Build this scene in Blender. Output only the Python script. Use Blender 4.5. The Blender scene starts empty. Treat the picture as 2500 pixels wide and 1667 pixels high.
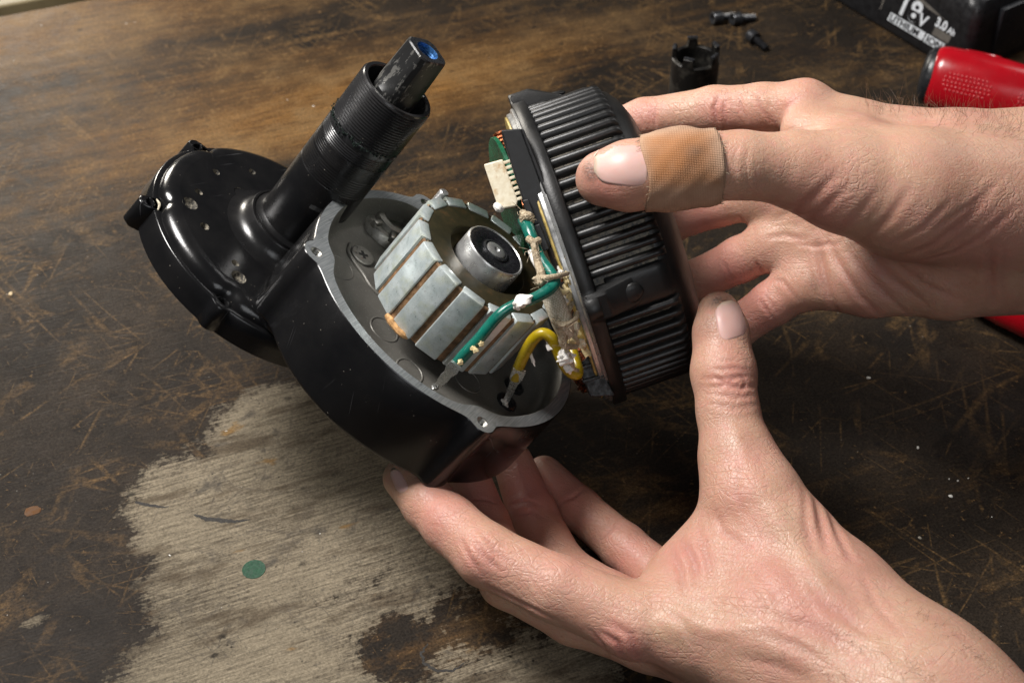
import bpy, bmesh, math, random
import numpy as np
from mathutils import Vector, Matrix
from mathutils.bvhtree import BVHTree
from mathutils.geometry import tessellate_polygon

random.seed(7)
rng = np.random.default_rng(11)
scene = bpy.context.scene
COL = scene.collection
PI = math.pi
MM = 0.001

# ------------------------------------------------------------------ camera
PITCH = math.radians(43.0)
FPX = 2500 * 50 / 36.0
c_f = np.array([0, math.cos(PITCH), -math.sin(PITCH)])
c_u = np.array([0, math.sin(PITCH), math.cos(PITCH)])
c_r = np.array([1.0, 0, 0])
CAMPOS = -c_f * 625.0
cam_d = bpy.data.cameras.new('camera')
cam_d.lens = 50; cam_d.sensor_width = 36
cam_d.clip_start = 0.01; cam_d.clip_end = 50
cam_d.dof.use_dof = True
cam_d.dof.focus_distance = 0.50
cam_d.dof.aperture_fstop = 18
cam = bpy.data.objects.new('camera', cam_d)
cam.location = CAMPOS * MM
cam.rotation_euler = (math.radians(90) - PITCH, 0, 0)
COL.objects.link(cam)
scene.camera = cam

# ------------------------------------------------------------------ light
world = bpy.data.worlds.new('World'); scene.world = world
world.use_nodes = True
wb = world.node_tree.nodes['Background']
wb.inputs[0].default_value = (0.75, 0.85, 1.0, 1); wb.inputs[1].default_value = 0.016
def area(name, loc, target, size, power, color, size_y=None):
    d = bpy.data.lights.new(name, 'AREA')
    d.energy = power; d.size = size * MM; d.color = color
    if size_y: d.shape = 'RECTANGLE'; d.size_y = size_y * MM
    o = bpy.data.objects.new(name, d); COL.objects.link(o)
    o.location = np.array(loc) * MM
    v = Vector(np.array(target, float) - np.array(loc, float))
    o.rotation_euler = v.to_track_quat('-Z', 'Y').to_euler()
    return o
area('key_softbox', (-380, 60, 820), (0, -20, 40), 280, 14.0, (1.0, 0.97, 0.94))
area('window_light', (-690, 1120, 430), (-330, 300, 0), 280, 9.0, (1.0, 0.93, 0.82))
area('front_softbox', (120, -820, 620), (20, -60, 40), 420, 1.6, (0.95, 0.97, 1.0))
area('right_softbox', (640, 420, 700), (80, -40, 60), 380, 1.6, (1.0, 0.98, 0.96))

scene.cycles.use_adaptive_sampling = True; scene.cycles.adaptive_threshold = 0.02
scene.cycles.max_bounces = 6; scene.cycles.diffuse_bounces = 3; scene.cycles.glossy_bounces = 3
scene.cycles.caustics_reflective = False; scene.cycles.caustics_refractive = False
scene.view_settings.view_transform = 'Standard'
scene.view_settings.look = 'None'
scene.view_settings.exposure = 0.0
scene.view_settings.gamma = 1.0
scene.view_settings.use_curve_mapping = False

# ------------------------------------------------------------------ geometry of the view (mm)
KD = 2500 / 2352.0
def ray(px, py):
    return c_f + (px - 1250) / FPX * c_r - (py - 833.5) / FPX * c_u
def PD(x, y, depth):            # point seen at (x, y) of the 2352 px wide picture, at a depth in mm
    return CAMPOS + depth * ray(x * KD, y * KD)
def TD(x, y, z=0.0):            # point on the horizontal plane z
    v = ray(x * KD, y * KD)
    return CAMPOS + v * (z - CAMPOS[2]) / v[2]

# motor frame: origin at the middle of the open rim, third axis along the rotor axle
M_A = 0.59285 * c_r + 0.63147 * c_u - math.sqrt(1 - 0.59285**2 - 0.63147**2) * c_f
M_O = CAMPOS + 520 * ray(1096.44, 740.84)
M_1 = c_r - M_A * M_A[0]; M_1 /= np.linalg.norm(M_1)
M_2 = np.cross(M_A, M_1)
def MW(x, y, z): return M_O + x * M_1 + y * M_2 + z * M_A
def ML(p):
    q = np.asarray(p) - M_O; return np.array([q @ M_1, q @ M_2, q @ M_A])
# cover frame: origin in the middle of the open face; near (towards us), down the ring, back along the axis
V_Q = CAMPOS + 550 * ray(1372.5, 624)
V_B = 0.94 * c_r + 0.33 * c_u + 0.067 * c_f; V_B /= np.linalg.norm(V_B)
_v = ray(1382, 613); _v /= np.linalg.norm(_v)
V_N = -_v + (_v @ V_B) * V_B; V_N /= np.linalg.norm(V_N)
V_B = V_B + 0.09 * V_N; V_B /= np.linalg.norm(V_B)
V_N = V_N - (V_N @ V_B) * V_B; V_N /= np.linalg.norm(V_N)
V_D = np.cross(V_B, V_N)
def VW(a, b, c): return V_Q + a * V_N + b * V_D + c * V_B
def VL(p):
    q = np.asarray(p) - V_Q; return np.array([q @ V_N, q @ V_D, q @ V_B])

# ------------------------------------------------------------------ mesh helpers
def mesh_obj(name, verts, faces, mat=None, parent=None, smooth=True, angle=35, scale=MM):
    me = bpy.data.meshes.new(name)
    v = np.asarray(verts, float) * scale
    me.from_pydata([tuple(p) for p in v], [], [tuple(f) for f in faces])
    if mat: me.materials.append(mat)
    me.update()
    bm = bmesh.new(); bm.from_mesh(me)
    bmesh.ops.recalc_face_normals(bm, faces=bm.faces); bm.to_mesh(me); bm.free()
    if smooth:
        me.polygons.foreach_set('use_smooth', [True] * len(me.polygons))
        me.set_sharp_from_angle(angle=math.radians(angle))
    o = bpy.data.objects.new(name, me); COL.objects.link(o)
    if parent: o.parent = parent
    return o
def empty(name, mat=None, loc=None):
    o = bpy.data.objects.new(name, None); COL.objects.link(o)
    o.empty_display_size = 0.02
    if mat is not None: o.matrix_world = mat
    if loc is not None: o.location = np.asarray(loc) * MM
    return o
def tag(o, label=None, cat=None, group=None, kind=None):
    if label: o['label'] = label
    if cat: o['category'] = cat
    if group: o['group'] = group
    if kind: o['kind'] = kind
    return o
class MB:
    def __init__(s): s.v = []; s.f = []
    def add(s, v, f):
        n = len(s.v); s.v += [tuple(p) for p in v]; s.f += [tuple(i + n for i in q) for q in f]; return s
    def build(s, name, mat, parent=None, **k): return mesh_obj(name, s.v, s.f, mat, parent, **k)
def ring_loft(rings, closed=True, cap0=False, cap1=False):
    n = len(rings[0]); v = [p for r in rings for p in r]; f = []
    for i in range(len(rings) - 1):
        for j in range(n if closed else n - 1):
            a = i * n + j; b = i * n + (j + 1) % n
            f.append((a, b, b + n, a + n))
    if cap0: f.append(tuple(range(n - 1, -1, -1)))
    if cap1: f.append(tuple((len(rings) - 1) * n + j for j in range(n)))
    return v, f
def lathe(prof, n=48, c=(0, 0), cap0=False, cap1=False, a0=0, a1=2 * PI):
    full = abs(a1 - a0 - 2 * PI) < 1e-6
    m = n if full else n + 1
    an = [a0 + (a1 - a0) * i / n for i in range(m)]
    rings = [[(c[0] + r * math.cos(t), c[1] + r * math.sin(t), z) for t in an] for r, z in prof]
    return ring_loft(rings, full, cap0, cap1)
def tube(pts, rad, n=10, cap=True, sub=6):
    P = [np.asarray(p, float) for p in pts]
    R = list(rad) if hasattr(rad, '__len__') else [rad] * len(P)
    if sub > 1 and len(P) > 2:                      # Catmull-Rom
        Q = []; RR = []
        for i in range(len(P) - 1):
            p0 = P[max(i - 1, 0)]; p1 = P[i]; p2 = P[i + 1]; p3 = P[min(i + 2, len(P) - 1)]
            for s in range(sub):
                t = s / sub
                Q.append(0.5 * (2 * p1 + (p2 - p0) * t + (2 * p0 - 5 * p1 + 4 * p2 - p3) * t * t + (3 * p1 - p0 - 3 * p2 + p3) * t**3))
                RR.append(R[i] * (1 - t) + R[i + 1] * t)
        Q.append(P[-1]); RR.append(R[-1]); P, R = Q, RR
    rings = []; up = None
    for i in range(len(P)):
        d = P[min(i + 1, len(P) - 1)] - P[max(i - 1, 0)]; d = d / (np.linalg.norm(d) + 1e-9)
        if up is None:
            up = np.cross(d, [0.3, 0.5, 0.8]); up /= np.linalg.norm(up)
        up = up - (up @ d) * d; up /= np.linalg.norm(up); s = np.cross(d, up)
        rings.append([P[i] + R[i] * (math.cos(t) * up + math.sin(t) * s) for t in np.linspace(0, 2 * PI, n, endpoint=False)])
    return ring_loft(rings, True, cap, cap)
def box(x0, x1, y0, y1, z0, z1, bev=0.0, ax=None, o=None):
    """chamfered box; ax = 3 axes, o = origin"""
    b = min(bev, (x1 - x0) / 2.01, (y1 - y0) / 2.01, (z1 - z0) / 2.01)
    bm = bmesh.new(); bmesh.ops.create_cube(bm, size=1)
    for v in bm.verts:
        v.co = Vector((x0 + (v.co.x + .5) * (x1 - x0), y0 + (v.co.y + .5) * (y1 - y0), z0 + (v.co.z + .5) * (z1 - z0)))
    if b > 0: bmesh.ops.bevel(bm, geom=list(bm.edges), offset=b, segments=2, affect='EDGES', profile=0.5)
    v = [np.array(q.co) for q in bm.verts]
    bm.verts.index_update(); f = [tuple(q.index for q in p.verts) for p in bm.faces]; bm.free()
    if ax is not None: v = [(np.zeros(3) if o is None else np.asarray(o)) + p[0] * np.asarray(ax[0]) + p[1] * np.asarray(ax[1]) + p[2] * np.asarray(ax[2]) for p in v]
    return v, f
def frame_matrix(o, x, y, z):
    m = Matrix.Identity(4)
    for i in range(3):
        m[i][0] = x[i]; m[i][1] = y[i]; m[i][2] = z[i]; m[i][3] = o[i] * MM
    return m

# ------------------------------------------------------------------ material helpers
class NT:
    def __init__(s, name):
        s.m = bpy.data.materials.new(name); s.m.use_nodes = True
        s.t = s.m.node_tree; s.b = s.t.nodes['Principled BSDF']
        s.tc = s.t.nodes.new('ShaderNodeTexCoord')
    def n(s, kind, **k):
        q = s.t.nodes.new(kind)
        for a, b in k.items(): setattr(q, a, b)
        return q
    def l(s, a, b): s.t.links.new(a, b)
    def val(s, x, inp):
        if isinstance(x, (int, float)): inp.default_value = x
        elif isinstance(x, (tuple, list)): inp.default_value = tuple(x) if len(inp.default_value) == len(x) else tuple(x) + (1,)
        else: s.l(x, inp)
    def map(s, scale=(1, 1, 1), rot=(0, 0, 0), loc=(0, 0, 0), src=None):
        # turn first, then stretch, so that a stretched pattern really runs in the turned direction
        src = src if src is not None else s.tc.outputs['Object']
        if any(rot):
            t = s.n('ShaderNodeMapping'); t.inputs['Rotation'].default_value = rot; s.l(src, t.inputs[0]); src = t.outputs[0]
        q = s.n('ShaderNodeMapping'); q.inputs['Scale'].default_value = scale; q.inputs['Location'].default_value = loc
        s.l(src, q.inputs[0]); return q.outputs[0]
    def noise(s, scale, detail=4, rough=0.55, vec=None, dist=0.0):
        q = s.n('ShaderNodeTexNoise'); q.inputs['Scale'].default_value = scale; q.inputs['Detail'].default_value = detail
        q.inputs['Roughness'].default_value = rough; q.inputs['Distortion'].default_value = dist
        s.l(vec if vec is not None else s.tc.outputs['Object'], q.inputs['Vector']); return q.outputs['Fac']
    def vor(s, scale, vec=None, feature='F1', rnd=1.0, out='Distance'):
        q = s.n('ShaderNodeTexVoronoi', feature=feature); q.inputs['Scale'].default_value = scale; q.inputs['Randomness'].default_value = rnd
        s.l(vec if vec is not None else s.tc.outputs['Object'], q.inputs['Vector']); return q.outputs[out]
    def ramp(s, fac, stops, interp='LINEAR'):
        q = s.n('ShaderNodeValToRGB'); q.color_ramp.interpolation = interp
        e = q.color_ramp.elements
        while len(e) < len(stops): e.new(0.5)
        for i, (p, c) in enumerate(stops):
            e[i].position = p; e[i].color = (c, c, c, 1) if isinstance(c, (int, float)) else tuple(c) + (1,)
        s.l(fac, q.inputs[0]); return q.outputs[0]
    def mix(s, fac, a, b, mode='MIX'):
        q = s.n('ShaderNodeMix', data_type='RGBA', blend_type=mode)
        s.val(fac, q.inputs[0]); s.val(a, q.inputs[6]); s.val(b, q.inputs[7]); return q.outputs[2]
    def math(s, op, a, b=0.0, c=0.0, clamp=False):
        q = s.n('ShaderNodeMath', operation=op); q.use_clamp = clamp
        s.val(a, q.inputs[0]); s.val(b, q.inputs[1])
        if op in ('MULTIPLY_ADD', 'SMOOTH_MIN', 'SMOOTH_MAX', 'WRAP', 'COMPARE'): s.val(c, q.inputs[2])
        return q.outputs[0]
    def attr(s, name, out='Fac'):
        q = s.n('ShaderNodeAttribute'); q.attribute_name = name; return q.outputs[out]
    def bump(s, h, dist, strength=1.0, chain=None):
        q = s.n('ShaderNodeBump'); q.inputs['Distance'].default_value = dist; q.inputs['Strength'].default_value = strength
        s.l(h, q.inputs['Height'])
        if chain is not None: s.l(chain, q.inputs['Normal'])
        return q.outputs[0]
    def set(s, **k):
        for a, b in k.items(): s.val(b, s.b.inputs[a.replace('_', ' ')])
        return s
def simple(name, color, rough=0.5, metal=0.0, var=0.25, scale=300, bump=0.0, bscale=900, rvar=0.15, coat=0.0, spec=0.5):
    m = NT(name)
    nz = m.noise(scale, 5)
    dark = tuple(c * (1 - var) for c in color); lite = tuple(min(1, c * (1 + var)) for c in color)
    m.set(Base_Color=m.ramp(nz, [(0.3, dark), (0.7, lite)]), Metallic=metal, Coat_Weight=coat)
    m.b.inputs['Specular IOR Level'].default_value = spec
    m.set(Roughness=m.ramp(m.noise(scale * 1.7, 4), [(0.3, max(0.02, rough - rvar)), (0.7, min(1, rough + rvar))]))
    if bump: m.set(Normal=m.bump(m.noise(bscale, 3), bump * MM))
    return m.m

def scratched_black(name, color=(0.006, 0.006, 0.0065), rough=0.17, dust=0.3, bump=0.06):
    m = NT(name)
    s1 = m.noise(1, 2, vec=m.map((900, 25, 25), (0.2, 0.4, 0.7)))
    s2 = m.noise(1, 2, vec=m.map((30, 800, 40), (0.6, 0.1, 1.3)))
    area_ = m.ramp(m.noise(45, 3), [(0.45, 0.0), (0.65, 1.0)])
    scr = m.math('MAXIMUM', m.ramp(s1, [(0.70, 0.0), (0.76, 1.0)]), m.ramp(s2, [(0.71, 0.0), (0.77, 1.0)]))
    scr = m.math('MULTIPLY', scr, area_)
    dots = m.math('MULTIPLY', m.ramp(m.vor(420), [(0.05, 1.0), (0.11, 0.0)]), m.ramp(m.noise(120, 2), [(0.55, 0.0), (0.62, 1.0)]))
    haze = m.ramp(m.noise(60, 5, 0.6), [(0.35, 0.0), (0.8, 1.0)])
    base = m.mix(m.math('MULTIPLY', haze, 0.35 * dust), color, (0.045, 0.04, 0.036))
    base = m.mix(m.math('MULTIPLY', scr, 0.35), base, (0.10, 0.10, 0.105))
    base = m.mix(m.math('MULTIPLY', dots, 0.6), base, (0.30, 0.27, 0.22))
    m.set(Base_Color=base, Roughness=m.math('ADD', m.math('MULTIPLY', haze, 0.14), m.math('MULTIPLY_ADD', scr, 0.2, rough)))
    m.set(Normal=m.bump(m.noise(700, 3), bump * MM, 0.5))
    return m.m

M_paint = scratched_black('black_paint')
M_paint_tube = scratched_black('black_tube_paint', rough=0.22, dust=0.5)
M_thread = scratched_black('blackened_thread', (0.014, 0.014, 0.015), 0.2, 0.8)
M_oldblack = simple('dark_recess', (0.012, 0.011, 0.010), 0.6, bump=0.1)

def cast_metal():
    m = NT('cast_grey_interior')
    n1 = m.noise(70, 5); n2 = m.noise(1400, 3)
    col = m.mix(m.ramp(n1, [(0.35, 0), (0.7, 1)]), (0.150, 0.142, 0.125), (0.205, 0.195, 0.172))
    col = m.mix(m.ramp(n2, [(0.6, 0.0), (0.72, 0.6)]), col, (0.34, 0.33, 0.30))
    m.set(Base_Color=col, Metallic=0.35, Roughness=0.5, Normal=m.bump(n2, 0.08 * MM, 0.6)); return m.m
M_cast = cast_metal()
def machined():
    m = NT('machined_face')
    br = m.noise(1, 2, vec=m.map((2500, 90, 200), (0, 0, 0.5)))
    n1 = m.noise(200, 4)
    col = m.mix(m.ramp(br, [(0.4, 0), (0.62, 1)]), (0.22, 0.235, 0.24), (0.33, 0.345, 0.35))
    col = m.mix(m.ramp(n1, [(0.62, 0.0), (0.75, 0.7)]), col, (0.10, 0.105, 0.11))
    m.set(Base_Color=col, Metallic=0.55, Roughness=0.42, Normal=m.bump(br, 0.03 * MM, 0.5)); return m.m
M_rim = machined()
M_steel = simple('bright_steel', (0.62, 0.62, 0.61), 0.30, 0.8, 0.08, 300, 0, 1500, 0.06)
M_steel_dull = simple('dull_steel', (0.34, 0.33, 0.30), 0.42, 0.85, 0.25, 500, 0.05, 900)
M_darksteel = simple('dark_steel', (0.045, 0.046, 0.05), 0.32, 0.6, 0.3, 600, 0.04, 900)
def zinc():
    m = NT('zinc_plated_magnet')
    n1 = m.noise(260, 6, 0.65); n2 = m.noise(120, 4); n3 = m.noise(1800, 2)
    col = m.mix(m.ramp(n1, [(0.35, 0), (0.68, 1)]), (0.46, 0.525, 0.52), (0.66, 0.715, 0.71))
    col = m.mix(m.ramp(n2, [(0.55, 0), (0.75, 0.75)]), col, (0.50, 0.52, 0.32))
    col = m.mix(m.ramp(n3, [(0.62, 0), (0.70, 0.55)]), col, (0.24, 0.25, 0.23))
    m.set(Base_Color=col, Metallic=0.42, Roughness=m.ramp(n1, [(0.3, 0.26), (0.7, 0.46)]), Normal=m.bump(n1, 0.05 * MM, 0.5)); return m.m
M_zinc = zinc()
def rotor_core():
    m = NT('rusty_rotor_core')
    n1 = m.noise(220, 6, 0.65); lam = m.noise(1, 1, vec=m.map((4, 4, 1600)))
    col = m.ramp(n1, [(0.3, (0.030, 0.027, 0.013)), (0.55, (0.060, 0.048, 0.022)), (0.78, (0.16, 0.085, 0.035))])
    m.set(Base_Color=col, Metallic=0.45, Roughness=0.5, Normal=m.bump(m.math('ADD', m.math('MULTIPLY', lam, 0.6), n1), 0.10 * MM, 0.6)); return m.m
M_core = rotor_core()
M_gap = simple('brown_rotor_groove', (0.20, 0.115, 0.058), 0.5, 0.3, 0.6, 420, 0.12, 900)
def cover_plastic(name, dusty=0.0):
    m = NT(name)
    grain = m.noise(1300, 2, 0.5); n1 = m.noise(90, 5, 0.6); n2 = m.noise(650, 4, 0.7)
    col = m.mix(m.ramp(n1, [(0.4, 0), (0.8, 0.5)]), (0.006, 0.006, 0.006), (0.020, 0.018, 0.016))
    if dusty:
        dm = m.math('MULTIPLY', m.ramp(n2, [(0.36, 0.0), (0.60, 1.0)]), m.ramp(m.noise(38, 2), [(0.36, 0.2), (0.60, 1.0)]))
        col = m.mix(m.math('MULTIPLY', dm, dusty), col, (0.31, 0.27, 0.205))
        m.set(Roughness=m.math('MULTIPLY_ADD', dm, 0.35, 0.38))
    else:
        m.set(Roughness=m.ramp(n1, [(0.3, 0.38), (0.8, 0.54)]))
    m.set(Base_Color=col, Normal=m.bump(grain, 0.10 * MM, 0.55)); return m.m
M_plastic = cover_plastic('black_moulded_plastic')
M_plastic_dust = cover_plastic('dusty_black_plastic', 0.95)
M_blackplain = simple('black_insulator', (0.007, 0.007, 0.0075), 0.55, 0, 0.3, 300, 0.03, 900)
M_gold = simple('yellow_resin', (0.46, 0.34, 0.11), 0.35, 0.15, 0.35, 350, 0.12, 500)
M_pcb = simple('green_circuit_board', (0.014, 0.115, 0.055), 0.3, 0, 0.35, 400, 0.02, 900)
M_cream = NT('cream_plastic'); _s = M_cream
_s.set(Base_Color=_s.mix(_s.ramp(_s.noise(170, 4), [(0.56, 0.0), (0.70, 0.9)]), _s.ramp(_s.noise(500, 4), [(0.3, (0.70, 0.60, 0.42)), (0.7, (0.86, 0.79, 0.62))]), (0.46, 0.23, 0.055)), Roughness=0.45, Normal=_s.bump(_s.noise(350, 5), 0.2 * MM, 0.5))
M_cream = M_cream.m
M_green = simple('green_sleeve', (0.007, 0.125, 0.092), 0.28, 0, 0.18, 180, 0.06, 260)
M_yellow = simple('yellow_sleeve', (0.34, 0.24, 0.004), 0.30, 0, 0.15, 180, 0.06, 260)
M_white = simple('white_silicone', (0.80, 0.76, 0.70), 0.45, 0, 0.08, 300, 0.25, 600)
M_cord = NT('hemp_cord'); _s = M_cord
_w = _s.n('ShaderNodeTexWave'); _w.inputs['Scale'].default_value = 700; _w.inputs['Distortion'].default_value = 3; _s.l(_s.tc.outputs['Object'], _w.inputs[0])
_s.set(Base_Color=_s.ramp(_s.noise(900, 4), [(0.3, (0.30, 0.22, 0.13)), (0.7, (0.62, 0.52, 0.37))]), Roughness=0.85, Normal=_s.bump(_w.outputs['Fac'], 0.3 * MM, 0.8))
M_cord = M_cord.m
M_braid = NT('braided_sleeve'); _s = M_braid
_ck = _s.n('ShaderNodeTexChecker'); _ck.inputs['Scale'].default_value = 1600; _s.l(_s.map((1, 1, 1), (0.5, 0.6, 0.785)), _ck.inputs[0])
_s.set(Base_Color=_s.mix(_ck.outputs['Fac'], (0.44, 0.38, 0.27), (0.66, 0.60, 0.48)), Roughness=0.8, Normal=_s.bump(_ck.outputs['Fac'], 0.15 * MM, 0.8))
M_braid = M_braid.m
M_copper = simple('enamelled_copper', (0.42, 0.14, 0.06), 0.26, 0.9, 0.35, 500)
M_beige = simple('resin_blob', (0.62, 0.50, 0.27), 0.4, 0, 0.3, 400, 0.3, 500)
M_blue = simple('blue_threadlock', (0.035, 0.12, 0.30), 0.3, 0.5, 0.4, 700, 0.05, 900)
M_dustbeige = simple('packed_dust', (0.42, 0.37, 0.28), 0.9, 0, 0.5, 700, 0.35, 900)
M_red = simple('red_handle_plastic', (0.36, 0.004, 0.010), 0.24, 0, 0.10, 80, 0.0, 900, 0.05)
M_reddot = simple('red_grip_dot', (0.50, 0.035, 0.04), 0.35, 0, 0.1)
M_capblack = simple('black_cap', (0.012, 0.013, 0.015), 0.35, 0, 0.2)
M_batt = simple('battery_black', (0.010, 0.010, 0.011), 0.38, 0, 0.3, 200, 0.03, 900)
M_ink_white = simple('white_print', (0.62, 0.65, 0.68), 0.5, 0, 0.12, 500)
M_ink_grey = simple('grey_print', (0.11, 0.10, 0.088), 0.5, 0, 0.2, 300)
M_greendot = simple('green_sticker', (0.012, 0.052, 0.026), 0.8, 0, 0.30, 700, 0.05, 900)
M_fleck = simple('pale_fleck', (0.72, 0.70, 0.64), 0.6, 0, 0.2, 900)

# ------------------------------------------------------------------ workbench
GRAIN = math.radians(22.0)
def to_grain(p):
    c, s = math.cos(GRAIN), math.sin(GRAIN)
    return np.array([p[0] * c + p[1] * s, -p[0] * s + p[1] * c])
def bench_material():
    m = NT('worn_bench_wood')
    # every map below is in metres on the board, x along the grain
    g_long = m.noise(1, 3, 0.6, vec=m.map((9, 120, 1)))
    g_fine = m.noise(1, 3, 0.65, vec=m.map((60, 850, 1)))
    g_hair = m.noise(1, 2, 0.7, vec=m.map((150, 2300, 1)))
    blot = m.noise(20, 4, 0.62)
    blot2 = m.noise(80, 4, 0.7, dist=0.4)
    tiny = m.noise(430, 3, 0.7)
    grit = m.ramp(m.noise(1050, 2, 0.6), [(0.30, 0.55), (0.70, 1.45)])
    wear_light = m.attr('wear_light'); pat = m.attr('patch'); dark_spots = m.attr('dark_spots')
    # dark varnish and grime, browner where rubbed thin and where glow is painted in
    grime = m.mix(m.ramp(blot, [(0.32, 0), (0.70, 1)]), (0.0145, 0.0120, 0.0100), (0.034, 0.0245, 0.0168))
    grime = m.mix(m.ramp(blot2, [(0.42, 0), (0.70, 0.75)]), grime, (0.0085, 0.0074, 0.0066))
    brown = m.mix(m.ramp(g_fine, [(0.34, 0), (0.66, 1)]), (0.070, 0.034, 0.0115), (0.195, 0.099, 0.031))
    brown = m.mix(m.ramp(blot, [(0.45, 0), (0.68, 0.55)]), brown, (0.185, 0.122, 0.058))
    e = m.math('ADD', m.math('MULTIPLY', m.math('SUBTRACT', g_long, 0.5), 0.75), m.math('MULTIPLY', m.math('SUBTRACT', blot, 0.5), 0.7))
    e = m.math('ADD', e, m.math('MULTIPLY', m.math('SUBTRACT', blot2, 0.5), 0.42))
    e = m.math('ADD', e, m.math('MULTIPLY', m.math('SUBTRACT', tiny, 0.5), 0.40))
    e = m.math('ADD', e, m.math('MULTIPLY', wear_light, 0.62))
    emask = m.ramp(e, [(0.02, 0.0), (0.30, 0.34), (0.75, 0.95)])
    col = m.mix(emask, grime, brown)
    # small crisp flecks of bare wood
    fl = m.math('ADD', m.math('MULTIPLY', tiny, 0.75), m.math('MULTIPLY', blot2, 0.40))
    fl = m.math('ADD', fl, m.math('MULTIPLY', wear_light, 0.05))
    col = m.mix(m.ramp(fl, [(0.69, 0.0), (0.745, 0.7)]), col, (0.150, 0.090, 0.040))
    # long thin scratches: contour lines of a stretched field, broken up
    scr = None
    gate = m.ramp(m.noise(34, 3, 0.65), [(0.48, 0.0), (0.62, 1.0)])
    gate2 = m.ramp(m.noise(27, 3, 0.65, vec=m.map((1, 1, 1), loc=(5, 2, 0))), [(0.48, 0.0), (0.62, 1.0)])
    for i, (ang, sx, sy) in enumerate(((0.55, 5, 70), (-0.50, 4, 60), (1.2, 6, 80), (-1.05, 5, 65), (0.0, 4, 90))):
        nz = m.noise(1, 1.0, 0.5, vec=m.map((sx, sy, 1), (0, 0, ang), (ang * 3 + i, ang * 7 + i, 0)))
        a = m.ramp(m.math('ABSOLUTE', m.math('SUBTRACT', nz, 0.5)), [(0.004, 1.0), (0.018, 0.0)])
        a = m.math('MULTIPLY', a, gate if i % 2 else gate2)
        scr = a if scr is None else m.math('MAXIMUM', scr, a)
    dash = None
    for ang, sc in ((0.4, 1.0), (-0.7, 0.85), (1.4, 1.1)):
        a = m.ramp(m.noise(1, 1, 0.5, vec=m.map((70 * sc, 1000 * sc, 1), (0, 0, ang), (ang * 3, ang * 7, ang))), [(0.72, 0.0), (0.765, 1.0)])
        dash = a if dash is None else m.math('MAXIMUM', dash, a)
    scr = m.math('MAXIMUM', scr, m.math('MULTIPLY', dash, m.ramp(blot2, [(0.42, 0.0), (0.6, 1.0)])))
    scr = m.math('MULTIPLY', scr, m.ramp(tiny, [(0.36, 0.05), (0.58, 1.0)]))
    col = m.mix(m.math('MULTIPLY', scr, 0.55), col, (0.150, 0.088, 0.036))
    # scuffed grey bare patch
    pe = m.math('ADD', pat, m.math('MULTIPLY', m.math('SUBTRACT', g_fine, 0.5), 1.0))
    pe = m.math('ADD', pe, m.math('MULTIPLY', m.math('SUBTRACT', blot2, 0.5), 2.2))
    pe = m.math('ADD', pe, m.math('MULTIPLY', m.math('SUBTRACT', tiny, 0.5), 1.2))
    pmask = m.ramp(pe, [(0.30, 0.0), (0.58, 0.7), (0.95, 1.0)])
    grey = m.mix(m.ramp(m.math('ADD', m.math('MULTIPLY', g_fine, .55), m.math('MULTIPLY', tiny, .45)), [(0.38, 0), (0.60, 1)]), (0.070, 0.057, 0.041), (0.250, 0.207, 0.146))
    grey = m.mix(m.ramp(tiny, [(0.54, 0), (0.66, 0.7)]), grey, (0.050, 0.044, 0.036))
    grey = m.mix(m.ramp(g_hair, [(0.52, 0), (0.70, 0.7)]), grey, (0.055, 0.045, 0.035))
    grey = m.mix(m.ramp(blot, [(0.40, 0), (0.68, 0.40)]), grey, (0.260, 0.216, 0.152))
    grey = m.mix(m.ramp(blot2, [(0.60, 0), (0.69, 0.7)]), grey, (0.050, 0.045, 0.040))
    grey = m.mix(m.ramp(m.noise(62, 3, 0.6, vec=m.map((0.6, 1.3, 1), loc=(3, 1, 0))), [(0.66, 0), (0.71, 0.8)]), grey, (0.185, 0.105, 0.036))
    grey = m.mix(m.math('MULTIPLY', scr, 0.65), grey, (0.055, 0.047, 0.04))
    grey = m.mix(m.ramp(m.noise(1, 4, 0.65, vec=m.map((20, 75, 1), loc=(2, 8, 0))), [(0.53, 0), (0.63, 0.75)]), grey, (0.060, 0.044, 0.029))
    col = m.mix(pmask, col, grey)
    col = m.mix(m.math('MULTIPLY_ADD', pmask, -0.45, 1.0), col, m.mix(1.0, col, grit, 'MULTIPLY'))
    # dents and grime spots
    sp = m.math('MULTIPLY', m.ramp(m.vor(75, vec=m.map((0.8, 1.25, 1))), [(0.07, 1.0), (0.14, 0.0)]), m.ramp(blot, [(0.47, 0.0), (0.55, 1.0)]))
    sp = m.math('MULTIPLY', sp, m.ramp(tiny, [(0.3, 0.4), (0.6, 1.0)]))
    col = m.mix(m.math('MULTIPLY', sp, 0.85), col, (0.010, 0.009, 0.009))
    sp2 = m.math('MULTIPLY', m.ramp(m.vor(230), [(0.06, 1.0), (0.14, 0.0)]), m.ramp(blot2, [(0.52, 0.0), (0.6, 1.0)]))
    col = m.mix(m.math('MULTIPLY', sp2, 0.85), col, (0.013, 0.011, 0.010))
    wsp = m.math('MULTIPLY', m.ramp(m.vor(150, vec=m.map((1, 1, 1), loc=(0.4, 0.7, 0))), [(0.022, 1.0), (0.045, 0.0)]), gate)
    col = m.mix(m.math('MULTIPLY', wsp, 0.8), col, (0.45, 0.42, 0.38))
    col = m.mix(m.math('MULTIPLY', dark_spots, m.ramp(blot2, [(0.3, 0.6), (0.6, 1.0)]), clamp=True), col, (0.012, 0.010, 0.009))
    rough = m.math('ADD', m.math('MULTIPLY', pmask, 0.30), m.math('MULTIPLY_ADD', blot2, 0.34, 0.28))
    h = m.math('ADD', m.math('MULTIPLY', g_hair, 0.3), m.math('MULTIPLY', g_fine, 0.8))
    h = m.math('ADD', h, m.math('MULTIPLY', tiny, 0.5))
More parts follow.
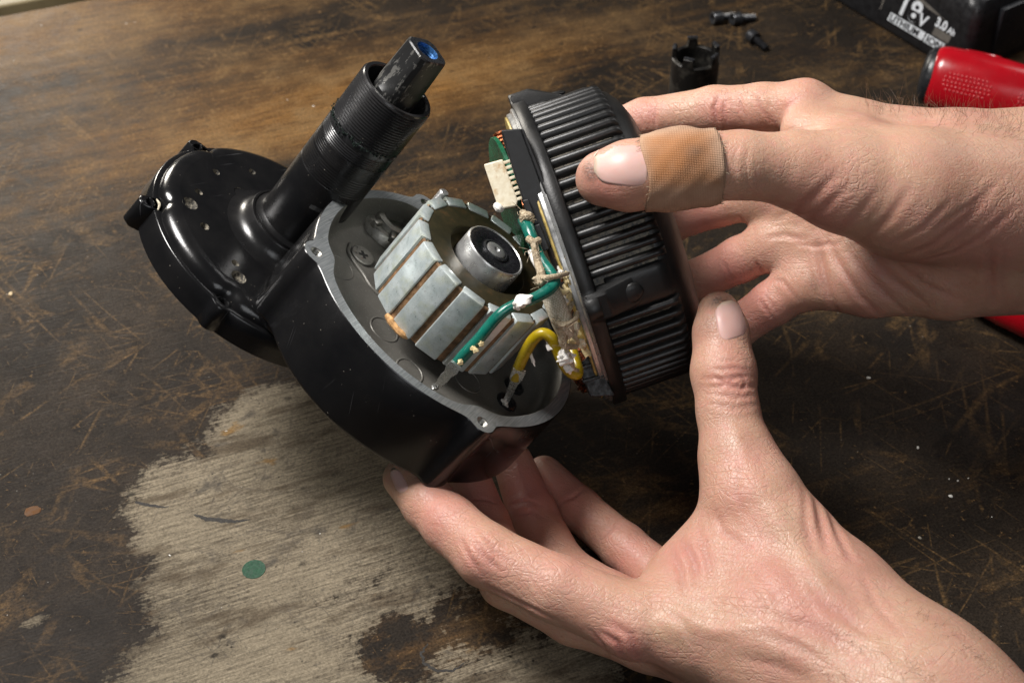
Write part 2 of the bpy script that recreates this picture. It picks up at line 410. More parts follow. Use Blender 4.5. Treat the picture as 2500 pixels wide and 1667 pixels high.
    m.set(Base_Color=col, Roughness=rough, Normal=m.bump(h, 0.32 * MM, 0.7))
    m.b.inputs['Specular IOR Level'].default_value = 0.05
    return m.m
M_bench = bench_material()

def poly_sdf(P, poly):
    d = np.full(len(P), 1e9); ins = np.zeros(len(P), bool); n = len(poly)
    for i in range(n):
        a = poly[i]; b = poly[(i + 1) % n]; e = b - a; w = P - a
        t = np.clip((w @ e) / (e @ e), 0, 1); d = np.minimum(d, np.linalg.norm(w - t[:, None] * e, axis=1))
        c1 = (a[1] <= P[:, 1]) & (b[1] > P[:, 1]); c2 = (b[1] <= P[:, 1]) & (a[1] > P[:, 1])
        cr = e[0] * w[:, 1] - e[1] * w[:, 0]
        ins ^= (c1 & (cr > 0)) | (c2 & (cr < 0))
    return np.where(ins, d, -d)
def build_bench():
    st = 4.0
    gx = np.arange(-460, 641, st); gy = np.arange(-440, 370.1, st)
    X, Y = np.meshgrid(gx, gy, indexing='ij'); P = np.c_[X.ravel(), Y.ravel()]
    nx, ny = len(gx), len(gy)
    idx = np.arange(nx * ny).reshape(nx, ny)
    F = np.stack([idx[:-1, :-1], idx[1:, :-1], idx[1:, 1:], idx[:-1, 1:]], -1).reshape(-1, 4)
    V = np.c_[P, np.zeros(len(P))]
    # skirt along the far edge
    top = idx[:, -1]; V2 = V[top].copy(); V2[:, 2] = -38; n0 = len(V); V = np.r_[V, V2]
    sk = [(top[i], top[i + 1], n0 + i + 1, n0 + i) for i in range(nx - 1)]
    o = mesh_obj('workbench_top', V, list(map(tuple, F)) + sk, M_bench, smooth=False)
    o.rotation_euler.z = GRAIN
    G = lambda x, y: to_grain(TD(x, y))
    wear_light = np.zeros(len(V)); PV = V[:, :2]  # rubbed wood, with corner glow and shade below the upper hand painted in
    def blob(x, y, sl, sa, amp):
        c = G(x, y); q = PV - c
        return amp * np.exp(-(q[:, 0] / sl)**2 - (q[:, 1] / sa)**2)
    for a in ((820, 250, 100, 30, .95), (420, 330, 130, 40, .6), (120, 60, 180, 70, 1.0), (600, 150, 140, 40, .35), (1150, 130, 120, 30, .55), (200, 560, 60, 30, .25), (1300, 330, 60, 30, .3),
              (930, 480, 50, 26, .55), (700, 60, 110, 18, -.45), (330, 520, 90, 14, -.35), (1000, 1440, 70, 26, .3), (1900, 1230, 60, 26, .1), (2200, 1350, 80, 30, .05), (130, 1180, 60, 10, .15), (1900, 150, 60, 30, .15),
              (1900, 850, 90, 40, -.25), (2250, 780, 90, 40, -.35), (150, 1480, 60, 50, -.4), (120, 800, 70, 50, -.3), (200, 1000, 60, 40, -.2), (1700, 500, 80, 40, -.2), (1450, 1150, 70, 40, .25), (300, 720, 70, 30, -.1), (2300, 60, 50, 40, .6)):
        wear_light += blob(*a)
    poly = [(1365, 858)] + [(x * .9408 / 2.0446, (900 + y / 2.0446) * .9408) for x, y in ((1450, 30), (1200, 80), (1080, 160), (980, 260), (1010, 370), (850, 400), (720, 440), (640, 520), (600, 600), (560, 690), (545, 760), (590, 860), (600, 960), (690, 1010), (640, 1110), (690, 1200), (720, 1290), (620, 1370), (560, 1450), (460, 1568), (300, 1760), (300, 2000))]
    poly = poly[1:] + [(1500, 1900), (1440, 1500), (1420, 1180), (1330, 1130), (1250, 1060), (1000, 900)]
    pg = np.array([G(x, y) for x, y in poly])
    sd = poly_sdf(PV, pg)
    pat = np.clip(sd / 11.0, -1.6, 1.35)
    for a in ((1010, 1440, 44, 13, .8), (830, 1330, 22, 9, .6), (1130, 1500, 40, 14, .65), (1300, 1280, 60, 26, .8), (900, 1500, 10, 14, 1.3), (760, 1240, 6, 3, .0), (420, 1270, 16, 4, .5)):
        pat -= blob(*a)
    pat += blob(75, 1430, 9, 4, 2.9)                   # lone pale scuff on the dark side
    dark_spots = blob(1840, 118, 13, 11, .85) + blob(1500, 60, 12, 8, .3) + blob(110, 1500, 50, 30, .45) + blob(1130, 700, 40, 30, .5) + blob(1240, 1010, 60, 30, .7) + blob(620, 850, 40, 12, .5) + blob(80, 150, 30, 5, .5)  # soft darker spots on the board, several beneath the motor
    for nm, arr in (('wear_light', np.clip(wear_light - .10, -.5, 1.2)), ('patch', pat), ('dark_spots', dark_spots)):
        at = o.data.attributes.new(nm, 'FLOAT', 'POINT'); at.data.foreach_set('value', arr.astype(np.float32))
    tag(o, kind='structure')
    r = mesh_obj('bench_rail', *box(-460, 640, 378, 470, -38, 1.5, 1.2), M_railwood, smooth=False)
    r.rotation_euler.z = GRAIN; tag(r, kind='structure')
_m = NT('rail_wood')
_m.set(Base_Color=_m.ramp(_m.noise(1, 5, vec=_m.map((12, 260, 1))), [(0.35, (0.10, 0.075, 0.035)), (0.65, (0.24, 0.19, 0.10))]), Roughness=0.55)
M_railwood = _m.m
build_bench()

# marks pressed into or stuck on the board, lying flat
def stain(pts, mat, name='stain', wid=None, z=0.06):
    """flat irregular mark on the board (a thin film)"""
    if wid is None:
        v = [(p[0], p[1], z) for p in pts]; f = [tuple(range(len(v)))]
    else:
        v = []; f = []
        for i, p in enumerate(pts):
            a = pts[max(i - 1, 0)]; b = pts[min(i + 1, len(pts) - 1)]; d = np.array(b[:2]) - np.array(a[:2]); d /= np.linalg.norm(d) + 1e-9
            w = wid[i] if hasattr(wid, '__len__') else wid
            w *= 0.8 + 0.4 * random.random()
            v += [(p[0] - d[1] * w, p[1] + d[0] * w, z), (p[0] + d[1] * w, p[1] - d[0] * w, z)]
        f = [(2 * i, 2 * i + 1, 2 * i + 3, 2 * i + 2) for i in range(len(pts) - 1)]
    return mesh_obj(name, v, f, mat, smooth=False)

M_mark_dark = simple('gouge_grime', (0.020, 0.017, 0.014), 0.8, 0, 0.4, 900, 0.2, 900)
M_mark_tan = simple('raw_wood_chip', (0.13, 0.072, 0.028), 0.7, 0, 0.4, 700, 0.15, 700)
bench = bpy.data.objects['workbench_top']
def mark(pts, wid, mat, name):
    P_ = []
    for i in range(len(pts) - 1):
        a, b = np.array(pts[i], float), np.array(pts[i + 1], float)
        for t in np.linspace(0, 1, 7, endpoint=False): P_.append(a + (b - a) * t)
    P_.append(np.array(pts[-1], float)); n_ = len(P_)
    g = [to_grain(TD(*q)) + np.array([random.gauss(0, .18), random.gauss(0, .18)]) for q in P_]
    w = [wid * max(.12, math.sin(PI * min(1, (i + 1) / n_ * .9 + .05)))**.7 for i in range(n_)]
    o = stain(g, mat, name, w); o.parent = bench; return o
mark([(447, 1182), (470, 1190), (505, 1195), (540, 1197), (572, 1194)], .95, M_mark_dark, 'gouge')
mark([(310, 1152), (340, 1160), (385, 1164)], .8, M_mark_dark, 'gouge')
mark([(982, 1478), (966, 1500), (976, 1524), (1005, 1540), (1040, 1540), (1065, 1522)], .55, M_mark_dark, 'ring_scratch')
# ------------------------------------------------------------------ motor
motor = empty('electric_motor', frame_matrix(M_O, M_1, M_2, M_A))
tag(motor, 'opened black motor with tilted round housing, magnet rotor and threaded axle tube', 'motor')
def MPX(px, py, Z):
    v = ray(px, py); t = ((M_O + Z * M_A - CAMPOS) @ M_A) / (v @ M_A); return ML(CAMPOS + t * v)
LUG_A = [math.radians(a) for a in (-165.8, -73.5, 104.0, 14.0)]
def smax(a, b, k): return 0.5 * (a + b + np.sqrt((a - b)**2 + k * k))
def outline(R, lugs, d, rho, k, n=288, grow=0.0):
    t = np.linspace(0, 2 * PI, n, endpoint=False); r = np.full(n, R + grow)
    for la in lugs:
        D = (t - la + PI) % (2 * PI) - PI
        s = d * np.sin(D); ok = (np.abs(s) < rho + grow) & (np.abs(D) < 1)
        lr = np.where(ok, d * np.cos(D) + np.sqrt(np.maximum((rho + grow)**2 - s * s, 0)), R - 6)
        fl = R + 4.2 * np.exp(-(D / 0.115)**2) + grow      # flared neck of the lug
        r = smax(r, np.maximum(lr, fl), k)
    return t, r
t_, r_out = outline(55.4, LUG_A, 56.0, 5.4, 1.0)
r_in = np.full_like(t_, 51.7)
for la in LUG_A:
    D = (t_ - la + PI) % (2 * PI) - PI; r_in -= 2.4 * np.exp(-(D / 0.12)**2)
r_in += 0.25 * np.sin(3 * t_ + 1)
def polar(t, r, z): return [(a * math.cos(b), a * math.sin(b), z) for a, b in zip(r, t)]
def shell():
    out = []
    for gz, gr in ((-0.0, -0.35), (-0.35, 0.0), (-15, 0.5), (-30.6, 1.0), (-31.6, 0.85), (-32.2, 0.35), (-32.5, -0.5)):
        out.append(polar(t_, r_out + gr, gz))
    out.append(polar(t_, r_out * 0.5, -32.5)); out.append(polar(t_, r_out * 0.02, -32.5))
    v, f = ring_loft(out, True, False, True)
    mesh_obj('housing_shell', v, f, M_paint, motor, angle=50)
    # machined face with the threaded holes left open
    hr = 2.25
    holes = []
    for la in LUG_A[:3]:
        c = (56.6 * math.cos(la), 56.6 * math.sin(la)); holes.append([(c[0] + hr * math.cos(a), c[1] + hr * math.sin(a)) for a in np.linspace(0, 2 * PI, 20, endpoint=False)])
    loops = [[Vector(p) for p in polar(t_, r_out - 0.35, 0)], [Vector(p) for p in polar(t_, r_in + 0.3, 0)]] + [[Vector((x, y, 0)) for x, y in h] for h in holes]
    tri = tessellate_polygon(loops); allv = [tuple(p) for l in loops for p in l]
    mesh_obj('machined_rim', allv, tri, M_rim, motor, smooth=False)
    for la in LUG_A[:3]:
        c = (56.6 * math.cos(la), 56.6 * math.sin(la)); prof = [(hr, 0)]
        for i in range(10): prof += [(hr, -0.3 - i * 0.8), (hr - 0.35, -0.7 - i * 0.8)]
        prof.append((0.05, -8.6))
        v, f = lathe(prof, 20, c); mesh_obj('threaded_hole', v, f, M_steel_dull, motor, angle=20)
    inn = [polar(t_, r_in + 0.3, 0), polar(t_, r_in, -0.3), polar(t_, r_in - 0.4, -6), polar(t_, r_in - 0.9, -9.5), polar(t_, r_in - 2.2, -11.4), polar(t_, r_in - 4, -12), polar(t_, r_in * 0.5, -12.0), polar(t_, r_in * 0.02, -12.0)]
    v, f = ring_loft(inn, True, False, True)
    return mesh_obj('housing_interior', v, f, M_cast, motor, angle=50)
interior = shell()
# floor details
def on_floor(px, py, z=-12.0): q = MPX(px, py, z); return q[0], q[1]
for px, py, rr in ((827, 652, 6.0), (938, 804.5, 5.6), (1141.7, 928, 5.6), (1000, 905, 5.4)):
    c = on_floor(px, py); v, f = lathe([(rr + .45, -12.05), (rr + .2, -11.75), (rr - .15, -11.75), (rr - .4, -12.05)], 40, c)
    mesh_obj('ejector_mark', v, f, M_cast, interior)
c = on_floor(883.6, 626.3)
v, f = lathe([(5.0, -12.0), (5.0, -11.3), (4.5, -11.0), (1.9, -11.0)], 36, c)
sc_ = mesh_obj('floor_screw', v, f, M_steel_dull, motor)
def cross_recess(name, c, z, R, depth, parent, mat, rot=0.0):
    m = MB(); w = R * 0.30; pts = [(R, w), (w, w), (w, R), (-w, R), (-w, w), (-R, w), (-R, -w), (-w, -w), (-w, -R), (w, -R), (w, -w), (R, -w)]
    cr, sr = math.cos(rot), math.sin(rot)
    A = [(c[0] + x * cr - y * sr, c[1] + x * sr + y * cr, z) for x, y in pts]; B = [(c[0] + (x * cr - y * sr) * .6, c[1] + (x * sr + y * cr) * .6, z - depth) for x, y in pts]
    v, f = ring_loft([A, B], True, False, True); m.add(v, f)
    return m.build(name, mat, parent, smooth=False)
v, f = lathe([(4.5, -10.99), (0.03, -10.99)], 24, c); mesh_obj('screw_face', v, f, M_steel_dull, sc_)
cross_recess('cross_slot', c, -10.93, 2.1, -0.05, sc_, M_oldblack, 0.4)
# cast bead and hub on the floor
bead = [MPX(600 + x / 2.7506, 430 + y / 2.7506, -11.6) for x, y in ((700, 455), (690, 510), (735, 585), (790, 660), (840, 740), (905, 805))]
v, f = tube(bead, 0.75, 10); mesh_obj('cast_bead', v, f, M_cast, interior)
hc = on_floor(948, 560)
v, f = lathe([(13, -12.1), (12.2, -9), (11.4, -8.2), (8.6, -8.2), (8.2, -6.2), (5.5, -6.0), (5.2, -9), (0.1, -9)], 48, hc); mesh_obj('bearing_hub', v, f, M_steel_dull, motor)
hm = MB()
for a in np.linspace(0, 2 * PI, 8, endpoint=False):
    ca, sa = math.cos(a), math.sin(a); hm.add(*box(7.5, 12.4, -1.3, 1.3, -9.5, -6.6, 0.5, ((ca, sa, 0), (-sa, ca, 0), (0, 0, 1)), (hc[0], hc[1], 0)))
hm.build('hub_rib', M_steel_dull, motor)
for px, py in ((1236, 982), (1254, 943)):
    cc = on_floor(px, py); v, f = lathe([(4.3, -12.05), (4.2, -11.2), (3.2, -10.9), (2.5, -11.3), (0.05, -11.5)], 28, cc); mesh_obj('rubber_grommet', v, f, M_capblack, motor)
pc = MPX(1076, 481, 2)
v, f = lathe([(2.1, -3), (2.1, 4.4), (1.7, 4.9), (0.05, 4.9)], 20, (pc[0], pc[1])); mesh_obj('dowel_pin', v, f, M_steel, motor)

# rotor
core = [(27.6, -4), (27.9, -3.6), (27.9, 23.6), (27.2, 24.4), (16.6, 24.4), (16.0, 24.0), (15.7, 20.5), (12.3, 20.2), (12.1, 12)]
v, f = lathe([(29.15, -4), (29.15, 23.9), (28.4, 24.5)], 96); groove_ = (v, f)
v, f = lathe(core, 96, cap0=False); rotor = mesh_obj('rotor', v, f, M_core, motor)
v, f = lathe([(26, -4.0), (4, -4.0), (4, -12)], 64); mesh_obj('rotor_underside', v, f, M_core, rotor)
mv, mf = box(25.4, 29.8, -4.55, 4.55, -4.4, 24.9, 0.55)
mesh_obj('rotor_groove', groove_[0], groove_[1], M_gap, rotor)
mag0 = None
for kx in range(16):
    if mag0 is None: o = mesh_obj('magnet', mv, mf, M_zinc, rotor, angle=40); mag0 = o
    else: o = mag0.copy(); COL.objects.link(o); o.parent = rotor
    o.rotation_euler.z = math.radians(-146.75 + 22.5 * kx) + random.uniform(-.008, .008); o.location.z = random.uniform(-.2, .2) * MM
# glue bead squeezed out at the foot of two magnets
gl = [MPX(600 + x / 2.7506, 430 + y / 2.7506, -4.5) for x, y in ((945, 930), (975, 970), (1010, 1020), (1050, 1060), (1090, 1085))]
v, f = tube(gl, [0.9, 1.5, 1.2, 1.4, 0.7], 8); mesh_obj('glue_bead', v, f, simple('amber_glue', (0.50, 0.28, 0.12), 0.35, 0, 0.6, 500, 0.3, 500), rotor)
v, f = lathe([(12.0, 12), (12.0, 28.6), (11.6, 29.4), (11.2, 29.4), (10.9, 29.0)], 64); brg = mesh_obj('bearing', v, f, M_steel, motor)
v, f = lathe([(10.9, 28.95), (10.6, 29.2), (6.6, 29.15), (6.2, 28.9), (5.3, 28.9)], 64); mesh_obj('bearing_seal', v, f, simple('black_seal', (0.012, 0.012, 0.014), 0.28, 0, 0.5, 900, 0.05, 1200), brg)
v, f = lathe([(5.3, 28.5), (5.2, 29.3), (4.6, 29.5), (4.1, 29.3), (3.9, 28.8)], 48); mesh_obj('inner_race', v, f, M_darksteel, brg)
v, f = lathe([(3.9, 28.2), (3.8, 29.5), (3.2, 29.8), (1.2, 29.8), (0.8, 29.2), (0.03, 28.8)], 40); mesh_obj('shaft_end', v, f, M_steel, motor)

# gear case
GC = (-54.8, 34.9)
gl_pos = [(-106.6, 18.9), (-70.0, -13.2), (-96.6, 68.4)]
GA = [math.atan2(y - GC[1], x - GC[0]) for x, y in gl_pos]; GD = [math.hypot(x - GC[0], y - GC[1]) for x, y in gl_pos]
tg = np.linspace(0, 2 * PI, 240, endpoint=False)
def gout(R, rho, grow=0):
    r = np.full(len(tg), R + grow)
    for a, d in zip(GA, GD):
        D = (tg - a + PI) % (2 * PI) - PI; s = d * np.sin(D); ok = (np.abs(s) < rho + grow) & (np.abs(D) < 1)
        r = smax(r, np.where(ok, d * np.cos(D) + np.sqrt(np.maximum((rho + grow)**2 - s * s, 0)), R - 6), 1.2)
    return r
def gpol(r, z): return [(GC[0] + a * math.cos(b), GC[1] + a * math.sin(b), z) for a, b in zip(r, tg)]
rb = gout(52.0, 3.3)
v, f = ring_loft([gpol(rb - 2.6, -38.6), gpol(rb - .5, -38.6), gpol(rb, -39.1), gpol(rb + .5, -44), gpol(rb + 1.0, -49.3), gpol(rb - .6, -50.6), gpol(rb * .6, -51), gpol(rb * .02, -51)], True, False, True)
gear_low = mesh_obj('gear_case_base', v, f, M_paint, motor, angle=50)
# domed lid, notched round each lug
rd = np.full(len(tg), 50.3)
for a, d in zip(GA, GD):
    D = (tg - a + PI) % (2 * PI) - PI; rd -= 2.0 * np.exp(-(D / 0.075)**2)
prof = [(0, -40), (0, -39.2), (-.3, -37.6), (-1.0, -36.0), (-2.3, -34.7), (-4.2, -33.8), (-6.3, -33.5)]
# the flat of the lid has round recesses: cut them as holes
hs = [(-87.4, 50.7, 1.5), (-73.8, 64.1, 1.5), (-91.4, 32.9, 1.6), (-93.2, 23.4, 3.1), (-85.5, 15.2, 1.8), (-70.9, 4.2, 1.6), (-68.4, -2.3, 3.0), (-75.8, 46.6, 3.0)]
lidrings = [gpol(rd + a, z) for a, z in prof]
v, f = ring_loft(lidrings, True); lid = mesh_obj('gear_case_lid', v, f, M_paint, motor, angle=60)
rf = rd - 6.3
okh = []
for x, y, r in hs:
    okh.append((x, y, r))
loops = [[Vector(p) for p in gpol(rf, -33.5)]] + [[Vector((x + r * math.cos(a), y + r * math.sin(a), -33.5)) for a in np.linspace(0, 2 * PI, 20, endpoint=False)] for x, y, r in okh if math.hypot(x - GC[0], y - GC[1]) + r < 43.3]
tri = tessellate_polygon(loops)
mesh_obj('lid_face', [tuple(p) for l in loops for p in l], tri, M_paint, lid, smooth=False)
M_pit = NT('dusty_pit'); _s = M_pit
_s.set(Base_Color=_s.ramp(_s.noise(600, 4, 0.7), [(0.42, (0.02, 0.018, 0.015)), (0.66, (0.34, 0.30, 0.23))]), Roughness=0.8, Normal=_s.bump(_s.noise(700, 4), 0.3 * MM)); M_pit = M_pit.m
for x, y, r in okh:
    inside = math.hypot(x - GC[0], y - GC[1]) + r < 43.3
    zt = -33.5 if inside else -33.2
    pr = [(r, zt), (r * .96, zt - .5), (r * .8, zt - 1.5), (r * .5, zt - 1.8), (0.03, zt - 1.9)] if inside else [(r + .5, zt - .9), (r + .25, zt + .15), (r - .2, zt + .15), (r - .5, zt - .5), (0.03, zt - .7)]
    v, f = lathe(pr, 24, (x, y)); mesh_obj('pit', v, f, M_pit, lid)
for a, d in zip(GA, GD):
    cx, cy = GC[0] + d * math.cos(a), GC[1] + d * math.sin(a)
    v, f = lathe([(2.8, -38.65), (2.6, -38.5), (2.3, -38.5), (2.1, -38.8), (2.0, -41), (0.03, -41)], 24, (cx, cy)); mesh_obj('lug_bore', v, f, M_paint, gear_low)
    di = d - 3.6; cx, cy = GC[0] + di * math.cos(a), GC[1] + di * math.sin(a)
    v, f = tube([(cx - 3.2 * math.sin(a), cy + 3.2 * math.cos(a), -38.9), (cx - .8 * math.cos(a), cy - .8 * math.sin(a), -38.4), (cx + 3.2 * math.sin(a), cy - 3.2 * math.cos(a), -38.9)], [.25, .55, .25], 8)
    mesh_obj('packed_dust', v, f, M_dustbeige, gear_low)
# slot line in the lid beside the tube
s0 = np.array([-75.8, 46.6]); s1 = np.array([-61, 52])
v, f = tube([(s0[0] + 3, s0[1] + 1, -33.5), (-66, 51, -33.5), (s1[0], s1[1], -33.5)], 0.7, 8); mesh_obj('lid_groove', v, f, M_oldblack, lid)
# axle tube with flared foot, thread
prof = [(27, -33.9), (24.5, -33.5), (21.5, -32.6), (19.6, -31.0), (18.6, -28.8), (18.2, -26.8), (17.9, -26.2), (17.1, -26.2), (16.9, -26.6), (16.5, -26.6), (16.3, -25.6), (15.6, -25.2), (14.7, -24.4), (14.45, -23.0)]
prof += [(14.4, -22), (14.4, 3)]
z = 3.0
while z < 11: prof += [(14.4, z), (14.28, z + .25), (14.28, z + .5), (14.4, z + .8)]; z += 1.1
prof += [(14.4, 11.2), (14.4, 17.5)]
z = 12.0
v, f = lathe(prof, 96, GC); axt = mesh_obj('axle_tube', v, f, M_paint_tube, motor, angle=28)
prof = [(14.4, 12.2)]
z = 12.4
while z < 22.0: prof += [(14.42, z), (14.15, z + .3), (14.15, z + .5), (14.42, z + .8)]; z += 0.95
prof += [(14.4, 24.6), (14.15, 25.2)]
z = 25.4
while z < 43.6: prof += [(14.05, z), (14.55, z + .42), (14.55, z + .66), (14.05, z + 1.08)]; z += 1.12
prof += [(14.2, 44.2), (13.9, 45.0), (12.6, 45.0), (12.2, 44.5), (12.0, 40), (12.0, 20), (8.0, 20)]
v, f = lathe(prof, 96, GC); mesh_obj('screw_thread', v, f, M_thread, axt, angle=25)
# grease squeezed out along the start of the thread
gm = MB()
for i in range(150):
    a = -2.2 + random.gauss(0, 0.75); zz = 25.0 + random.gauss(0, .7)
    rr = 14.6 + random.random() * .4; s = random.uniform(.15, .45)
    bm = bmesh.new(); bmesh.ops.create_icosphere(bm, subdivisions=1, radius=s)
    bm.verts.index_update()
    gm.add([(GC[0] + rr * math.cos(a) + q.co.x, GC[1] + rr * math.sin(a) + q.co.y, zz + q.co.z) for q in bm.verts], [tuple(w.index for w in p.verts) for p in bm.faces]); bm.free()
g_ = gm.build('grease', simple('dark_grease', (0.020, 0.028, 0.024), 0.16, 0, 0.4), axt); g_['kind'] = 'stuff'
# bare scuff on the tube flank
def patch_on_tube(a0, a1, z0, z1, name, mat, R=14.46, n=14, jag=0.5):
    rows = []
    for i in range(n + 1):
        a = a0 + (a1 - a0) * i / n
        lo = z0(i / n) + random.uniform(-jag, jag) * .5; hi = z1(i / n) + random.uniform(-jag, jag) * .5
        rows.append([(GC[0] + R * math.cos(a), GC[1] + R * math.sin(a), lo + (hi - lo) * j / 3) for j in range(4)])
    v, f = ring_loft(rows, False); return mesh_obj(name, v, f, mat, axt)
M_scuff = simple('bare_scuff', (0.12, 0.12, 0.12), 0.45, 0.5, 0.5, 700, 0.1, 900)
A0 = math.atan2(-1, 0.35)
patch_on_tube(A0 - .55, A0 + .25, lambda t: -7.5 + 0.8 * t, lambda t: -5.6 + 1.0 * t - 1.0 * (t - .5)**2, 'bare_scuff', M_scuff)
patch_on_tube(A0 - .02, A0 + .3, lambda t: -9.6, lambda t: -7.6, 'bare_scuff', M_scuff)
# spindle: round shank, square taper with chamfered corners, blue bore
def sq(z, h, ch, rot, k):     # k=0 circle radius h, k=1 chamfered square
    pts = []
    for i in range(48):
        a = 2 * PI * i / 48; c, s = math.cos(a), math.sin(a)
        rs = h / max(abs(c), abs(s)); rs = min(rs, (2 * h - ch) / (abs(c) + abs(s)))
        r = rs * k + 8.3 * (1 - k); a2 = a + rot
        pts.append((GC[0] + r * math.cos(a2), GC[1] + r * math.sin(a2), z))
    return pts
ROT = math.radians(38)
v, f = ring_loft([sq(20, 7, 2, ROT, 0), sq(44, 7, 2, ROT, 0), sq(45.5, 7.0, 2.0, ROT, .55), sq(48, 6.9, 2.0, ROT, 1), sq(63.2, 6.6, 2.2, ROT, 1), sq(63.7, 6.2, 2.2, ROT, 1)], True)
spm = NT('worn_black_spindle'); _s = spm
_w = _s.ramp(_s.noise(1, 5, 0.7, vec=_s.map((160, 160, 60))), [(0.53, 0), (0.57, 1)])
_s.set(Base_Color=_s.mix(_w, (0.012, 0.012, 0.012), (0.20, 0.195, 0.18)), Metallic=_s.math('MULTIPLY', _w, 0.7), Roughness=0.36, Normal=_s.bump(_w, -0.05 * MM))
spin = mesh_obj('spindle', v, f, spm.m, motor, angle=22)
e0 = sq(63.7, 6.2, 2.2, ROT, 1)
ring = [(GC[0] + 4.3 * math.cos(2 * PI * i / 48 + ROT), GC[1] + 4.3 * math.sin(2 * PI * i / 48 + ROT), 63.7) for i in range(48)]
v, f = ring_loft([e0, ring], True); mesh_obj('spindle_end', v, f, M_darksteel, spin)
pr = [(4.3, 63.7), (4.0, 62.6)]
for i in range(9): pr += [(4.0, 62.2 - i * .9), (3.6, 61.75 - i * .9)]
pr.append((0.03, 52)); v, f = lathe(pr, 36, GC); mesh_obj('blue_threaded_bore', v, f, M_blue, spin, angle=20)
v, f = lathe([(15, -50), (15, -58), (9, -58.5), (8.5, -76), (0.05, -76)], 40, GC); mesh_obj('lower_spindle', v, f, M_darksteel, motor)
# raised web where the lid meets the motor shell
v, f = tube([(-62, -9, -35), (-52, -14, -35.5), (-44, -19, -36)], [2, 3.0, 2], 10); mesh_obj('web', v, f, M_paint, motor)

def blob_mesh(c, r, sub=2, jit=0.25, seed=0, sq_=(1, 1, 1)):
    bm = bmesh.new(); bmesh.ops.create_icosphere(bm, subdivisions=sub, radius=1)
    rs = random.Random(seed); ph = [rs.uniform(0, 6.28) for _ in range(6)]
    v = []
    for q in bm.verts:
        p = np.array(q.co); k_ = 1 + jit * (math.sin(3.1 * p[0] + ph[0]) * math.sin(2.7 * p[1] + ph[1]) + .6 * math.sin(5.3 * p[2] + ph[2] + 3 * p[0]) + .4 * math.sin(8 * p[1] + ph[3]))
        v.append(np.asarray(c) + p * k_ * r * np.asarray(sq_))
    bm.verts.index_update(); f = [tuple(w.index for w in p.verts) for p in bm.faces]; bm.free(); return v, f

# ------------------------------------------------------------------ cover held above the motor
cover = empty('motor_cover', frame_matrix(V_Q, V_N, V_D, V_B))
tag(cover, 'black finned round motor cover with exposed windings, pinched by thumb and fingers', 'motor cover')
def VPX(x, y, a):           # picture point on the plane "near = a", cover coordinates
    v_ = ray(x * KD, y * KD); t = ((V_Q + a * V_N - CAMPOS) @ V_N) / (v_ @ V_N); return VL(CAMPOS + t * v_)
CL = [math.radians(a) for a in (20, -86, 112, 200)]
tc = np.linspace(0, 2 * PI, 240, endpoint=False)
def cout(R, rho, d, g=0):
    r = np.full(len(tc), R + g)
    for a in CL:
        D = (tc - a + PI) % (2 * PI) - PI; s = d * np.sin(D); ok = (np.abs(s) < rho + g) & (np.abs(D) < 1)
        r = smax(r, np.where(ok, d * np.cos(D) + np.sqrt(np.maximum((rho + g)**2 - s * s, 0)), R - 8), 2.2)
    return r
def cpol(r, z): return [(a * math.cos(b), a * math.sin(b), z) for a, b in zip(r, tc)]
fo = cout(60.4, 4.4, 59.6)
RS = 3.0
v, f = ring_loft([cpol(np.full(240, 58.0), 0.2), cpol(fo - .35, 0.0), cpol(fo, .35), cpol(fo, 4.7), cpol(fo - .4, 5.1), cpol(np.full(240, 56.2), 5.8)], True)
mesh_obj('cover_flange', v, f, M_plastic, cover, angle=45)
v, f = lathe([(56.2, 3), (56.2, 28), (55.6, 30), (54.0, 33.5), (50.5, 37), (44, 40), (32, 41.6), (14, 42), (0.05, 42)], 160)
body = mesh_obj('cover_body', v, f, M_plastic_dust, cover, angle=50)
v, f = lathe([(56.3, 29.5), (56.2, 31), (55.3, 33), (53.4, 35.6), (50.2, 38.2), (44.1, 40.8), (32, 42.2), (0.05, 42.6)], 160)
mesh_obj('cover_back', v, f, M_plastic, cover, angle=50)
def fin_mesh(c0, c1):
    rows = []
    for z, h in ((c0, 0.0), (c0 + .05, .85), (c0 + .8, 1.0), (c1 - 3, 1.0), (c1 - 1, .8), (c1, 0.1)):
        R0, R1 = 55.8, 56.2 + 2.4 * h; w = 1.45
        rows.append([(R0, -w * 1.25, z), (R1 - 1.3 * h, -w, z), (R1 - .5 * h, -w * .78, z), (R1 - .12 * h, -w * .4, z), (R1, 0, z), (R1 - .12 * h, w * .4, z), (R1 - .5 * h, w * .78, z), (R1 - 1.3 * h, w, z), (R0, w * 1.25, z)])
    return ring_loft(rows, False)
fin0 = mesh_obj('cooling_fin', *fin_mesh(5.2, 33.0), M_plastic, cover, angle=60)
fin1 = mesh_obj('cooling_fin', *fin_mesh(5.2, 15), M_plastic, cover, angle=60)
fins = {0: fin0, 1: fin1}; used = set()
NF = 74
for i in range(NF):
    ph = 2 * PI * i / NF
    dd = min(abs((ph - a + PI) % (2 * PI) - PI) for a in CL)
    if dd < math.radians(6.2): continue
    kx = 1 if dd < math.radians(8.6) else 0
    if kx not in used: o = fins[kx]; used.add(kx)
    else: o = fins[kx].copy(); COL.objects.link(o); o.parent = cover
    o.rotation_euler.z = ph
